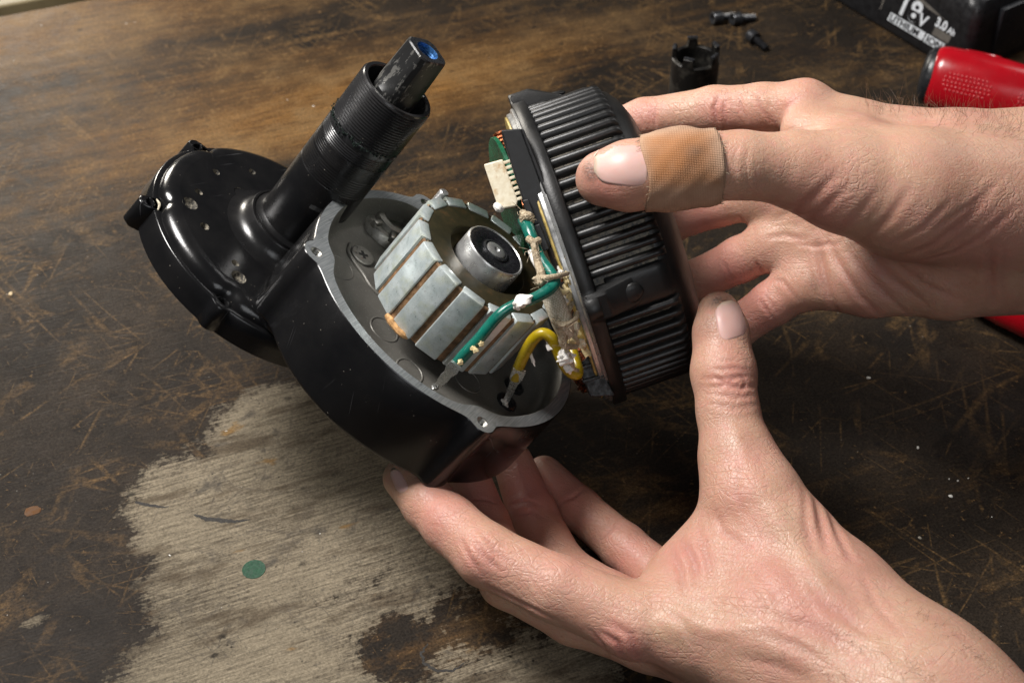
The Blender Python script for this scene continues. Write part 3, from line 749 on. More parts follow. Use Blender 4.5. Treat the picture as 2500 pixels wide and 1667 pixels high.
# wedge lugs behind the flange, a smooth pad behind each
for a in CL:
    ca, sa = math.cos(a), math.sin(a); rows = []
    for w, drop in ((-5.8, 3.2), (-5.2, .9), (-4.2, 0.1), (4.2, 0.1), (5.2, .9), (5.8, 3.2)):
        if abs(a) < .5: drop += 1.8
        pr = [(0.6, 54.5), (0.6, 63.4 - drop), (1.4, 64.2 - drop), (7.5, 64.4 - drop), (9.0, 63.9 - drop), (19.5, 58.0 - drop * .3), (22, 56.5), (22, 54.5)]
        rows.append([(R * ca - w * sa, R * sa + w * ca, z) for z, R in pr])
    v, f = ring_loft(rows, True, True, True); lg = mesh_obj('cover_lug', v, f, M_plastic, cover, angle=32)
    v, f = blob_mesh((0, 0, 0), 1, 3, 0.05, 5, (1.5, 4.0, 4.8)); v = [((58.0 + p[0]) * ca - p[1] * sa, (58.6 + p[0]) * sa + p[1] * ca, 16.5 + p[2]) for p in v]
    mesh_obj('bolt_pocket', v, f, M_plastic, lg, angle=60)
    rows = []
    for t in np.linspace(-1, 1, 15):
        ph = a + t * math.radians(7.6); e_ = 1 - abs(t)**8
        rows.append([(R * math.cos(ph), R * math.sin(ph), z) for z, R in ((9, 56.0), (10, 56.2 + 1.2 * e_), (14, 56.2 + 1.7 * e_), (28, 56.2 + 1.7 * e_), (31, 56.0 + 1.2 * e_), (34, 54.0), (35, 52.5))])
    v, f = ring_loft(rows, False); mesh_obj('smooth_pad', v, f, M_plastic, cover, angle=60)
# smooth pad beside the near lug
# stator stack and rings in the mouth
v, f = lathe([(58.2, .3), (59.2, 0.1), (59.3, -.4), (59.0, -.9), (58.2, -1.1)], 140); mesh_obj('outer_steel_ring', v, f, M_steel, cover)
v, f = lathe([(58.2, -1.1), (57.9, -1.3), (57.8, -2.6), (57.4, -3.0), (56.4, -3.0)], 140); mesh_obj('stator_stack', v, f, simple('stator_lamination', (0.45, 0.45, 0.44), 0.34, 0.75, 0.15, 300, 0, 2200, .08), cover)
v, f = lathe([(56.6, -2.9), (57.0, -3.2), (56.8, -3.8), (55.6, -4.1), (50.5, -4.0)], 140); mesh_obj('resin_ring', v, f, M_gold, cover)
v, f = lathe([(50.8, -3.9), (49, -2.5), (30, -2.0), (29, 6), (0.05, 8)], 96); mesh_obj('stator_interior', v, f, M_oldblack, cover)
# windings: one bundle per stator tooth
for i in range(18):
    a = 2 * PI * i / 18 + .1
    if -1.45 < (a + PI) % (2 * PI) - PI < .12: continue
    ca, sa = math.cos(a), math.sin(a); m = MB()
    for j in range(5):
        rr = 52.0 - j * 1.5; h = 4.6 + 1.2 * math.sin(j * 1.3)
        pts = [(rr * ca - s * sa, rr * sa + s * ca, z) for s, z in ((-5.2, -5), (-4.6, -5 - h * .8), (0, -5 - h), (4.6, -5 - h * .8), (5.2, -5))]
        m.add(*tube(pts, 0.85, 7))
    m.build('copper_winding', M_copper, cover)
# resin blobs, tape ends along the near edge of the windings
for i, (x, y, a, r, mt, sqq) in enumerate(((1300, 602, 47, 3.0, M_beige, (.8, 1.5, .8)), (1312, 668, 48, 2.6, M_beige, (.8, 1.7, .8)), (1306, 700, 47, 2.1, M_cream, (.8, 1.3, .9)), (1326, 708, 48, 2.0, M_gold, (1, 1, 1)),
                            (1336, 768, 47, 2.4, M_gold, (.9, 1.2, 1)), (1332, 735, 46, 2.4, M_beige, (.8, 1.6, .8)), (1286, 590, 44, 2.4, M_cream, (.9, 1.3, .7)), (1345, 800, 44, 2.2, M_beige, (.8, 1.5, .8)))):
    c = VPX(x, y, a); v, f = blob_mesh(c, r, 2, .22, i, sqq); mesh_obj('resin_blob', v, f, mt, cover)
for i, (pts, mt, r) in enumerate(((((1285, 612, 46), (1278, 628, 47), (1286, 640, 46)), M_copper, .7), (((1291, 610, 46), (1285, 625, 47.5), (1290, 645, 46)), M_copper, .7), (((1312, 690, 46), (1302, 715, 48), (1298, 748, 46)), M_copper, .9),
                                  (((1318, 688, 46), (1310, 715, 48), (1306, 748, 45)), M_copper, .8), (((1305, 690, 45), (1294, 712, 47), (1290, 745, 46)), M_copper, .9), (((1207, 488, 34), (1210, 500, 35), (1206, 512, 34)), M_copper, .7))):
    v, f = tube([VPX(*p) for p in pts], r, 8); mesh_obj('copper_lead', v, f, mt, cover)
# black insulator carrier and circuit board
def vbox(x0, y0, x1, y1, a0, a1, name, mat, par, bev=.5, pad=(0, 0)):
    p, q = VPX(x0, y0, (a0 + a1) / 2), VPX(x1, y1, (a0 + a1) / 2)
    return mesh_obj(name, *box(a0, a1, min(p[1], q[1]), max(p[1], q[1]), min(p[2], q[2]) - pad[0], max(p[2], q[2]) + pad[1], bev), mat, par, angle=40)
def vslab(corners, a0, a1, name, mat, par, bev=0.0):     # quad outline in the picture, given thickness towards us
    n = len(corners); lo = [VPX(x, y, (a0 + a1) / 2) for x, y in corners]
    A = [(a0, p[1], p[2]) for p in lo]; B = [(a1, p[1], p[2]) for p in lo]
    o = mesh_obj(name, *ring_loft([A, B], True, True, True), mat, par, smooth=False)
    if bev:
        md = o.modifiers.new('bevel', 'BEVEL'); md.width = bev * MM; md.segments = 2
    return o
car = vslab([(1152, 308), (1196, 304), (1232, 400), (1268, 498), (1287, 562), (1243, 575), (1224, 512), (1203, 470), (1186, 420)], 24, 53, 'insulator_carrier', M_blackplain, cover, .5)
vslab([(1196, 304), (1203, 306), (1240, 398), (1276, 496), (1294, 560), (1287, 562), (1268, 498), (1232, 400)], 28, 55, 'carrier_rib', M_blackplain, car, .3)
vslab([(1200, 462), (1214, 458), (1226, 492), (1212, 498)], 44, 55, 'carrier_clip', M_blackplain, car, .4)
vslab([(1222, 520), (1240, 514), (1262, 572), (1244, 580)], 46, 56, 'carrier_clip', M_blackplain, car, .4)
# board: round, seen almost edge-on

_bx = VPX(1131, 316, 16); _by = VPX(1203, 592, 16)
dv = (_by - _bx); Lb = np.linalg.norm(dv); dv /= Lb
nv = np.cross(dv, [1, 0, 0]); nv /= np.linalg.norm(nv)
nr = np.array([1, 0, 0]) * math.cos(.16) - nv * math.sin(.16); nn = np.cross(dv, nr)
rings = []
mid = (_bx + _by) / 2
for off, rr in ((-.8, Lb / 2 - .2), (-.6, Lb / 2), (.6, Lb / 2), (.8, Lb / 2 - .2)):
    rings.append([mid + rr * math.cos(t) * dv + rr * .95 * math.sin(t) * nr + off * nn for t in np.linspace(0, 2 * PI, 72, endpoint=False)])
v, f = ring_loft(rings, True, True, True); pcb = mesh_obj('circuit_board', v, f, M_pcb, cover, angle=40)
con = vslab([(1112, 381), (1155, 369), (1190, 463), (1186, 476), (1150, 482), (1142, 470)], 30, 44, 'cable_connector', M_cream, pcb, .5)
for i in range(8):
    t = i / 7; x = 1160 + 28 * t; y = 374 + 84 * t
    p = VPX(x, y, 43); m = MB(); m.add(*box(p[0] - .8, p[0] + .8, p[1] - .55, p[1] + .55, p[2] - .8, p[2] + 2.0, .15)); m.build('connector_pin', M_cream, con)
v, f = tube([VPX(1139, 470, 43), VPX(1146, 478, 44), VPX(1154, 481, 43)], [1.2, 1.6, 1.0], 8); mesh_obj('glue_lump', v, f, M_white, con)
# lower black carrier with ribs
lc = vslab([(1322, 838), (1345, 815), (1378, 800), (1392, 870), (1408, 902), (1352, 905), (1338, 870)], 8, 34, 'lower_insulator', M_blackplain, cover, .5)
vslab([(1330, 842), (1378, 826), (1381, 832), (1333, 850)], 32, 35.5, 'insulator_ledge', M_blackplain, lc, .3)
vslab([(1336, 872), (1385, 858), (1388, 864), (1339, 880)], 32, 35.5, 'insulator_ledge', M_blackplain, lc, .3)

def cov_tube(pts, r, name, mat, n=12, par=None, sub=6):
    v, f = tube([VL(PD(*p)) for p in pts], r, n, True, sub); return mesh_obj(name, v, f, mat, par or cover)
def cov_blob(x, y, d, r, name, mat, seed, sqq=(1, 1, 1), jit=.3, par=None):
    v, f = blob_mesh(VL(PD(x, y, d)), r, 3, jit, seed, sqq); return mesh_obj(name, v, f, mat, par or cover)
gw = cov_tube([(1203, 508, 501), (1210, 516, 495), (1219, 540, 491), (1240, 590, 488), (1262, 622, 484), (1274, 645, 481), (1262, 664, 478), (1225, 686, 476), (1175, 704, 474), (1140, 730, 474), (1100, 778, 477), (1066, 815, 481), (1043, 842, 485)],
              [2.1, 2.3, 2.2, 1.9, 1.9, 2.05, 2.05, 1.95, 1.9, 1.95, 2.0, 2.1, 1.95], 'green_wire', M_green, 16)
cov_blob(1200, 693, 473.5, 2.6, 'silicone_blob', M_white, 3, (1.15, .8, 1.25), .22, gw)
cov_blob(1186, 700, 473.0, 1.7, 'silicone_blob', M_white, 8, (1, 1, 1), .3, gw)
for i, (x, y) in enumerate(((1106, 790), (1092, 805), (1086, 800), (1058, 832))): cov_blob(x, y, 474 + i, .9, 'silicone_fleck', M_beige, 30 + i, (1, 1, 1), .3, gw)
def flat_strip(pts, w, th, name, mat, par):
    P = [VL(PD(*p)) for p in pts]; rows = []
    for i, p in enumerate(P):
        d = P[min(i + 1, len(P) - 1)] - P[max(i - 1, 0)]; d /= np.linalg.norm(d); s = np.cross(d, [1, 0, 0.1]); s /= np.linalg.norm(s); n_ = np.cross(d, s)
        ww = w[i] if hasattr(w, '__len__') else w
        rows.append([p + s * ww + n_ * th, p + s * ww - n_ * th, p - s * ww - n_ * th, p - s * ww + n_ * th])
    v, f = ring_loft(rows, True, True, True); return mesh_obj(name, v, f, mat, par, smooth=False)
M_tin = simple('tinned_terminal', (0.62, 0.62, 0.60), 0.3, 0.9, 0.2, 600, 0.08, 700)
flat_strip([(1048, 836, 481), (1038, 848, 483), (1030, 858, 486), (1020, 868, 490), (1010, 880, 494), (1000, 889, 498)], [2.0, 2.3, 1.5, 1.7, 1.2, .9], .55, 'terminal', M_tin, gw)
cov_blob(1001, 888, 497, 1.3, 'solder_blob', M_tin, 5, (1.3, 1, .8), .4, gw)
yw = cov_tube([(1183, 868, 506), (1190, 846, 502), (1205, 812, 497), (1225, 780, 492), (1246, 766, 490), (1266, 776, 490), (1280, 805, 492), (1295, 836, 494), (1312, 856, 496), (1327, 859, 498), (1326, 842, 501), (1316, 812, 504), (1308, 785, 507), (1302, 755, 511)],
              [2.0, 2.1, 2.1, 2.1, 2.05, 2.05, 2.0, 2.0, 2.0, 1.85, 1.9, 2.1, 2.2, 2.1], 'yellow_wire', M_yellow, 16)
for i, (x, y, d, r, sqq) in enumerate(((1298, 824, 491, 2.2, (1, .8, 1.4)), (1290, 812, 491, 1.6, (1, 1, 1)), (1264, 792, 491, 1.6, (.7, 1.2, .9)), (1306, 846, 493, 1.7, (.9, 1.2, 1)), (1312, 838, 494, 1.2, (1, 1, 1)), (1222, 822, 497, 1.0, (.6, 2.6, .6)))):
    cov_blob(x, y, d, r, 'silicone_blob', M_white, 50 + i, sqq, .28, yw)
flat_strip([(1193, 850, 500), (1186, 866, 504), (1180, 880, 508), (1172, 898, 513), (1163, 920, 519)], [2.3, 2.3, 1.4, 1.3, 1.0], .6, 'terminal', M_tin, yw)
cov_blob(1161, 924, 518, 1.5, 'silicone_blob', M_white, 71, (1, 1, .7), .4, yw)
# lacing cord and braided sleeve
cov_blob(1208, 500, 496, 2.7, 'cord_knot', M_cord, 81, (1.2, 1, .9), .25)
cov_tube([(1200, 503, 496), (1212, 496, 493), (1222, 500, 495)], [1.4, 1.7, 1.2], 'lacing_cord', M_cord, 9)
cov_tube([(1213, 548, 488), (1226, 556, 486.5), (1238, 552, 488)], 1.3, 'lacing_cord', M_cord, 9)
cov_tube([(1224, 553, 486.5), (1230, 580, 486), (1236, 605, 485), (1243, 628, 482), (1246, 646, 481)], [1.1, 1.2, 1.4, 1.5, 1.2], 'lacing_cord', M_cord, 9)
cov_tube([(1218, 575, 489), (1228, 596, 488), (1238, 618, 486)], [1.0, 1.4, 1.0], 'lacing_cord', M_white, 8)
cov_tube([(1238, 640, 479), (1262, 637, 477.5), (1285, 633, 480), (1304, 628, 487)], [1.2, 1.0, .95, .8], 'lacing_cord', M_cord, 9)
cov_blob(1242, 644, 480, 2.2, 'cord_knot', M_cord, 85, (1, 1, 1), .3)
cov_tube([(1262, 668, 486), (1276, 700, 485), (1292, 742, 487), (1300, 765, 491)], [3.4, 3.7, 3.6, 3.0], 'braided_sleeve', M_braid, 18)
cov_tube([(1270, 735, 484), (1284, 744, 482.5), (1304, 744, 483), (1322, 732, 487), (1326, 718, 491)], [1.1, 1.1, 1.0, .9, .8], 'lacing_cord', M_cord, 9)
cov_tube([(1286, 748, 485), (1292, 772, 487), (1294, 790, 488), (1305, 796, 490), (1324, 796, 494)], [1.6, 1.7, 1.5, 1.1, .9], 'lacing_cord', M_cord, 9)
cov_tube([(1300, 800, 490), (1310, 825, 491), (1316, 845, 493), (1327, 851, 496)], [.8, 1.0, .8, .7], 'lacing_cord', M_cord, 8)
# more windings ends, a second yellow lead and short tails along the mouth of the cover
cov_tube([(1330, 852, 503), (1316, 830, 505), (1300, 800, 507), (1290, 772, 509), (1286, 748, 511)], 1.8, 'yellow_wire', M_yellow, 14)
for i_, pp in enumerate((((1296, 655, 497), (1308, 676, 494), (1300, 700, 495)), ((1318, 690, 498), (1306, 716, 494), (1316, 742, 497)), ((1284, 596, 497), (1296, 612, 494), (1290, 634, 496)), ((1330, 745, 499), (1318, 766, 495), (1328, 788, 498)), ((1278, 660, 492), (1292, 672, 490), (1306, 668, 493)))):
    cov_tube(pp, [.9, 1.1, .8], 'lacing_cord', M_cord if i_ % 2 else M_beige, 8)
for i_, (x, y, d, r) in enumerate(((1304, 640, 494, 1.7), (1322, 754, 496, 1.5), (1296, 690, 493, 1.3), (1312, 780, 497, 1.6), (1338, 790, 499, 1.5), (1290, 625, 495, 1.4))):
    cov_blob(x, y, d, r, 'resin_blob', (M_beige, M_cream, M_white)[i_ % 3], 120 + i_, (1, 1.3, .8), .35)
# loose fibres of the cord
fm = MB()
for i in range(46):
    x, y, d = random.choice(((1208, 500, 494), (1242, 642, 479), (1292, 755, 485), (1230, 590, 484), (1294, 780, 486), (1276, 735, 483), (1296, 600, 494)))
    p = PD(x + random.gauss(0, 6), y + random.gauss(0, 8), d + random.uniform(-2, 2)); q = p + np.array([random.gauss(0, 1.6) for _ in range(3)]); q2 = q + np.array([random.gauss(0, 1.4) for _ in range(3)])
    fm.add(*tube([VL(p), VL(q), VL(q2)], .09, 4, True, 3))
o = fm.build('cord_fibre', M_cord, cover); o['kind'] = 'stuff'

# ------------------------------------------------------------------ things lying on the bench
def text_part(body, h, parent, mat, mtx, name='lettering', shear=0.0, depth=0.15, bold=0.0):
    cu = bpy.data.curves.new(name, 'FONT'); cu.body = body; cu.size = h * MM; cu.extrude = depth * MM; cu.shear = shear; cu.offset = bold * MM
    t = bpy.data.objects.new(name, cu); COL.objects.link(t)
    me = bpy.data.meshes.new_from_object(t.evaluated_get(bpy.context.evaluated_depsgraph_get()))
    bpy.data.objects.remove(t); me.name = name; me.materials.clear(); me.materials.append(mat)
    o = bpy.data.objects.new(name, me); COL.objects.link(o); o.parent = parent; o.matrix_local = mtx; return o
# battery: x along the lettered side, y into the pack, z up
bx = np.array([0.56, -0.83, 0]); bx /= np.linalg.norm(bx); by = np.array([-bx[1], bx[0], 0]); bcn = np.array([247.0, 211.0, 0])
batt = empty('battery_pack', frame_matrix(bcn, bx, by, np.array([0, 0, 1.0])))
tag(batt, 'black cordless tool battery with white voltage lettering behind the red screwdriver', 'battery')
def batt_body():
    L0, L1, Dp, H = -135, 0, 74, 46; rows = []
    for z, i in ((0, 2.0), (1.5, .4), (4, 0), (30, 2.2), (38, 3.6), (41.5, 5.6), (43, 9)):
        rr = 7.0; pts = []
        for cx, cy, a0 in ((L1 - i - rr, i + rr, -90), (L1 - i - rr, Dp - i - rr, 0), (L0 + i + rr, Dp - i - rr, 90), (L0 + i + rr, i + rr, 180)):
            for s in range(7):
                a = math.radians(a0 + 15 * s); pts.append((cx + rr * math.cos(a), cy + rr * math.sin(a), z))
        rows.append(pts)
    v, f = ring_loft(rows, True, True, True); return mesh_obj('pack_body', v, f, M_batt, batt, angle=35)
batt_body()
mesh_obj('pack_top', *box(-118, -14, 14, 62, 42, 56, 3), M_batt, batt, angle=40)
m = MB(); m.add(*box(-2.5, 1.0, 20, 56, 6, 36, 1.2)); m.build('release_button', M_capblack, batt, angle=40)
tilt = math.atan2(2.2, 26)
def fm_(x, z, sx=1):
    x = -18.5 + (x + 18.5) * .8; z = 7 + (z - 7) * .8
    y = 0.0 + 2.2 * (z - 4) / 26 - 0.08
    R = Matrix(((1, 0, 0), (0, math.sin(tilt), -math.cos(tilt)), (0, math.cos(tilt), math.sin(tilt)))).to_4x4()
    R.translation = Vector((x * MM, y * MM, z * MM)); S = Matrix.Diagonal((sx, 1, 1, 1)); return R @ S @ Matrix.Diagonal((.8, .8, 1, 1))
def label_quad(x0, x1, z0, z1, mat, name, sh=0.0, off=0.10):
    x0 = -18.5 + (x0 + 18.5) * .8; x1 = -18.5 + (x1 + 18.5) * .8; z0 = 7 + (z0 - 7) * .8; z1 = 7 + (z1 - 7) * .8
    def q(x, z): return (x + sh * (z - z0), 2.2 * (z - 4) / 26 - off, z)
    def q2(x, z): return (x + sh * (z - z0), 2.2 * (z - 4) / 26 + .2, z)
    c = ((x0, z0), (x1, z0), (x1, z1), (x0, z1)); v, f = ring_loft([[q2(*p) for p in c], [q(*p) for p in c]], True, False, True)
    return mesh_obj(name, v, f, mat, batt, smooth=False)
label_quad(-70, -36.5, 7.5, 14.0, M_ink_white, 'label_bar', .25)
label_quad(-35.2, -18.5, 7.5, 14.0, M_ink_white, 'label_bar', .25)
text_part('LITHIUM', 7.2, batt, M_batt, fm_(-68.6, 8.4, 1.02), shear=.2, depth=.25, bold=.12)
text_part('-', 7.2, batt, M_ink_white, fm_(-36.9, 8.6, 1.0), depth=.25)
text_part('ION', 7.2, batt, M_batt, fm_(-33.6, 8.4, 1.08), shear=.2, depth=.25, bold=.12)
text_part('18', 22, batt, M_ink_white, fm_(-65, 16.5, 0.95), shear=.18, depth=.2, bold=.5)
text_part('V', 13, batt, M_ink_white, fm_(-44.5, 16.5, 0.95), shear=.18, depth=.2, bold=.3)
text_part('3.0', 9.5, batt, M_ink_white, fm_(-29.5, 22.5, 0.85), shear=.12, depth=.2, bold=.35)
text_part('Ah', 6.2, batt, M_ink_white, fm_(-18.2, 22.5, 0.9), shear=.12, depth=.2, bold=.2)
label_quad(-30, -15, 15.4, 21.4, M_ink_grey, 'label_block', .25)
# grey swoosh round the figures
m = MB(); rows = []
for i in range(25):
    t = i / 24; a = math.radians(215 - 150 * t)
    x = -62 + 21 * math.cos(a) if t < .55 else None
    x = -78 + 58 * max(0, (t - .25)) / .75 if t > .25 else -78 + 2 * math.sin(t * 6)
    z = 12 + 26 * (1 - (1 - min(1, t / .35))**2) if t < .35 else 38 - 9 * (t - .35) / .65
    w = 2.2 * math.sin(PI * min(1, t + .08))**.6 + .2
    x = -18.5 + (x + 18.5) * .8; z = 7 + (z - 7) * .8; w *= .8
    rows.append([(x - .6 * w, 2.2 * (z - w - 4) / 26 - .09, z - w), (x + .4 * w, 2.2 * (z + w * .6 - 4) / 26 - .09, z + w * .6)])
v, f = ring_loft(rows, False); mesh_obj('label_swoosh', v, f, M_ink_grey, batt, smooth=False)

# red screwdriver: axis along the handle
def driver(A, B, name, label, full=True):
    A = np.array(A); B = np.array(B); ax = B - A; Ln = np.linalg.norm(ax); ax /= Ln
    sd = np.cross([0, 0, 1.0], ax); sd /= np.linalg.norm(sd); up = np.cross(ax, sd)
    root = empty(name, frame_matrix(A, ax, sd, up)); tag(root, label, 'screwdriver', 'red handled screwdrivers')
    def sec(x, R, tri=0.06):
        pts = []
        for i in range(48):
            a = 2 * PI * i / 48; r = R * (1 + tri * math.cos(3 * (a - PI / 2))); pts.append((x, r * math.cos(a), r * math.sin(a)))
        return pts
    prof = [(6.5, 14.0), (8, 15.6), (12, 16.4), (24, 16.8), (40, 16.6), (54, 15.6), (66, 13.6), (78, 12.6), (90, 13.6), (100, 14.2), (112, 12.5), (116, 9.5)]
    v, f = ring_loft([sec(x, r) for x, r in prof], True, True, True); h = mesh_obj('handle', v, f, M_red, root, angle=50)
    v, f = ring_loft([sec(x, r, .03) for x, r in ((1.0, 1.5), (1.1, 6), (1.6, 10), (2.6, 12.6), (4, 14.2), (5.6, 15.1), (8.2, 15.0), (8.4, 12))], True, True, True); mesh_obj('end_cap', v, f, M_capblack, root, angle=50)
    v, f = ring_loft([sec(x, r, 0) for x, r in ((114, 7), (118, 7.4), (128, 6.5), (130, 3.2), (250, 3.2), (252, 2))], True, True, True); mesh_obj('shank', v, f, M_steel, root, angle=30)
    if full:
        for cx, nx_ in ((27, 12), (62, 9)):
            rr = random.Random(3)
            for sgn, base in ((-1, math.radians(128)), (1, math.radians(38))):
                base = math.radians(152) if sgn < 0 else math.radians(35)
                m = MB(); rows = []
                for j in range(5):
                    for i in range(nx_ - (2 if j in (0, 4) else 0)):
                        x = cx - nx_ * 1.05 + 2.1 * (i + (1 if j in (0, 4) else 0)) + .5 * (j % 2); a = base + (j - 2) * .135
                        R_ = np.interp(x, [p[0] for p in prof], [p[1] for p in prof]) * (1 + .06 * math.cos(3 * (a - PI / 2)))
                        v, f = blob_mesh((x, R_ * math.cos(a), R_ * math.sin(a)), .62, 1, 0); m.add(v, f)
                g = m.build('grip_dot', M_reddot, h); g['kind'] = 'stuff'
        a = math.radians(70); R_ = 16.9
        v, f = ring_loft([[(29 + 8.5 * math.cos(t) * s, R_ * math.cos(a + .16 * math.sin(t) * s) * q, R_ * math.sin(a + .16 * math.sin(t) * s) * q) for t in np.linspace(0, 2 * PI, 28, endpoint=False)] for s, q in ((1.12, .985), (1.06, 1.03), (.95, 1.02), (.85, .97), (.4, .955))], True, False, True)
        mesh_obj('hanging_slot', v, f, M_red, h)
    return root
driver(TD(2112, 168, 16.6), TD(2352, 224, 16.6), 'screwdriver', 'red handled screwdriver with black end cap beside the battery')
driver(TD(2225, 612, 16.0), TD(2420, 708, 16.0), 'screwdriver', 'red tool handle just peeping out below the upper wrist', False)

# castellated socket tool standing upright
hS = 56.0; sb = TD(1600, 112, hS)
sock = empty('socket_tool', loc=(sb[0], sb[1], 0)); tag(sock, 'black castellated steel socket tool standing upright behind the hand', 'socket')
R0, R1, n = 11.8, 9.6, 96
def ztop(a):
    for c_ in (20, 95, 170, 245, 320):
        if abs((math.degrees(a) - c_ + 180) % 360 - 180) < 13: return hS
    return hS - 4.5
out = []; inn = []
an = np.linspace(0, 2 * PI, n, endpoint=False)
rows = [[(R0 * 1.02 * math.cos(a), R0 * 1.02 * math.sin(a), 0) for a in an], [(R0 * math.cos(a), R0 * math.sin(a), 20) for a in an], [(R0 * math.cos(a), R0 * math.sin(a), ztop(a) - .5) for a in an], [((R0 - .5) * math.cos(a), (R0 - .5) * math.sin(a), ztop(a)) for a in an],
        [((R1 + .3) * math.cos(a), (R1 + .3) * math.sin(a), ztop(a)) for a in an], [(R1 * math.cos(a), R1 * math.sin(a), ztop(a) - .4) for a in an], [(R1 * math.cos(a), R1 * math.sin(a), 25) for a in an], [(.1 * math.cos(a), .1 * math.sin(a), 25) for a in an]]
v, f = ring_loft(rows, True)
sm_ = NT('worn_gunmetal'); _s = sm_; _w = _s.ramp(_s.noise(110, 5, 0.65), [(0.5, 0), (0.68, 1)])
_s.set(Base_Color=_s.mix(_w, (0.016, 0.015, 0.014), (0.085, 0.078, 0.066)), Metallic=0.5, Roughness=0.42, Normal=_s.bump(_s.noise(500, 4), .1 * MM))
mesh_obj('socket_wall', v, f, sm_.m, sock, angle=30)
v, f = lathe([(R0 + .05, hS - 5.2), (R0 + .05, hS - 5.0)], 48); 
for c_ in (20, 95, 170, 245, 320):
    a = math.radians(c_); ca, sa = math.cos(a), math.sin(a)
    mesh_obj('drive_tooth', *box(R1 + .2, R0 - .3, -2.6, 2.6, hS - .6, hS + .5, .3, ((ca, sa, 0), (-sa, ca, 0), (0, 0, 1))), M_darksteel, sock, angle=40)
ib = MB(); ib.add(*box(-2, 2, -9.8, -7.6, 30, hS - 6, .4)); ib.build('inner_key', M_darksteel, sock)

# three cap screws
def screw(p, q, label):
    p = np.array([p[0], p[1], 4.2]); q = np.array([q[0], q[1], 2.5]); ax = q - p; ax /= np.linalg.norm(ax)
    sd = np.cross([0, 0, 1.0], ax); sd /= np.linalg.norm(sd); up = np.cross(ax, sd)
    p[2] = 3.7; root = empty('screw', frame_matrix(p, sd, up, ax)); root.scale = (.84, .84, .84); tag(root, label, 'screw', 'black cap screws on the bench')
    v, f = lathe([(2.0, 1.6), (2.0, 0.3), (2.6, 0.0), (3.9, 0.0), (4.3, .5), (4.3, 4.3), (3.9, 4.8), (2.6, 4.9)], 28); hd = mesh_obj('screw_head', v, f, M_darksteel, root, angle=35)
    v, f = lathe([(2.02, 1.5), (0.03, 1.5)], 6); mesh_obj('hex_recess', v, f, M_oldblack, hd, smooth=False)
    v, f = lathe([(3.0, 4.9), (4.6, 5.1), (4.7, 6.2), (3.0, 6.4)], 28); mesh_obj('washer', v, f, M_darksteel, root)
    pr = [(2.6, 6.3)]; z = 6.6
    while z < 17.5: pr += [(2.55, z), (2.1, z + .4), (2.55, z + .8)]; z += .8
    pr += [(2.0, z + .4), (.03, z + .4)]
    v, f = lathe(pr, 20); mesh_obj('threaded_shank', v, f, M_darksteel, root, angle=20)
screw(TD(1636, 42, 4), TD(1685, 34, 3), 'black cap screw lying leftmost, its tip against another screw head')
screw(TD(1681, 44, 4), TD(1726, 38, 3), 'black cap screw at the right end of the pair, tip pointing right')
screw(TD(1722, 78, 4), TD(1757, 106, 3), 'lone black cap screw lying diagonally below the pair')

# green sticker dot
p = TD(583, 1307); v, f = lathe([(4.4, 0.0), (4.4, .14), (4.3, .18), (0.02, .18)], 40)
o = mesh_obj('sticker', v, f, M_greendot, None, smooth=False); o.location = np.array([p[0], p[1], 0.02]) * MM
tag(o, 'small round dark green paper dot lying on the pale bare wood', 'sticker')
# flecks and shavings
def fleck(x, y, s, mat, label, name, group=None, long=1.0):
    p = TD(x, y); rs = random.Random(int(x * 7 + y)); a0 = rs.uniform(0, 6)
    pts = [(s * long * math.cos(a) * rs.uniform(.7, 1.2), s * math.sin(a) * rs.uniform(.7, 1.2)) for a in np.linspace(0, 2 * PI, 8, endpoint=False)]
    c, sn = math.cos(a0), math.sin(a0); pts = [(x_ * c - y_ * sn, x_ * sn + y_ * c) for x_, y_ in pts]
    v, f = ring_loft([[(a, b, 0) for a, b in pts], [(a * 1.05, b * 1.05, s * .3) for a, b in pts], [(a * .6, b * .6, s * .6) for a, b in pts]], True, True, True)
    o = mesh_obj(name, v, f, mat, None, smooth=False); o.location = np.array([p[0], p[1], .05]) * MM; tag(o, label, 'debris', group); return o
fleck(2108, 1028, .55, M_fleck, 'brightest white chip on the dark bench right of the lower thumb', 'chip', None, 1.6)
fleck(2184, 1140, .75, M_fleck, 'roundish pale grey chip on dark bench above the lower forearm', 'chip', None, 1.2)
fleck(2192, 1448, .5, M_fleck, 'white sliver on the bench beside the lower forearm near the bottom', 'chip', None, 2.2)
fleck(2112, 1235, .7, simple('dull_fleck', (.28, .25, .2), .7), 'dull grey crumb on the bench beside the lower wrist', 'chip')
fleck(1995, 868, .6, M_fleck, 'small glinting shaving in the scratched area right of the lower thumb', 'shaving', None, 1.8)
fleck(25, 675, 1.0, simple('tan_fleck', (.5, .38, .22), .7), 'tan wood crumb near the left edge of the bench', 'crumb', None, 1.5)
M_amber = simple('amber_resin_drop', (0.085, 0.033, 0.006), 0.8, 0, 0.2)
p = TD(75, 1173); v, f = blob_mesh((0, 0, 0), 1, 2, .12, 4, (3.6, 2.4, .22)); o = mesh_obj('resin_drop', v, f, M_amber); o.location = np.array([p[0], p[1], .1]) * MM; o.rotation_euler.z = .35
tag(o, 'flat amber drop of dried resin on the dark wood at lower left', 'resin drop')
for i, (x, y) in enumerate(((2200, 1104), (2224, 1098), (2180, 1100), (2278, 1187), (1676, 1178), (1230, 1122), (870, 620), (660, 230), (95, 60), (290, 55), (310, 52), (30, 140), (720, 245), (390, 1275), (735, 1225), (520, 990))):
    fleck(x, y, random.uniform(.18, .34), M_fleck, 'tiny white speck of dust scattered on the bench', 'dust_speck', 'tiny white specks on the bench', random.uniform(1, 2.4))

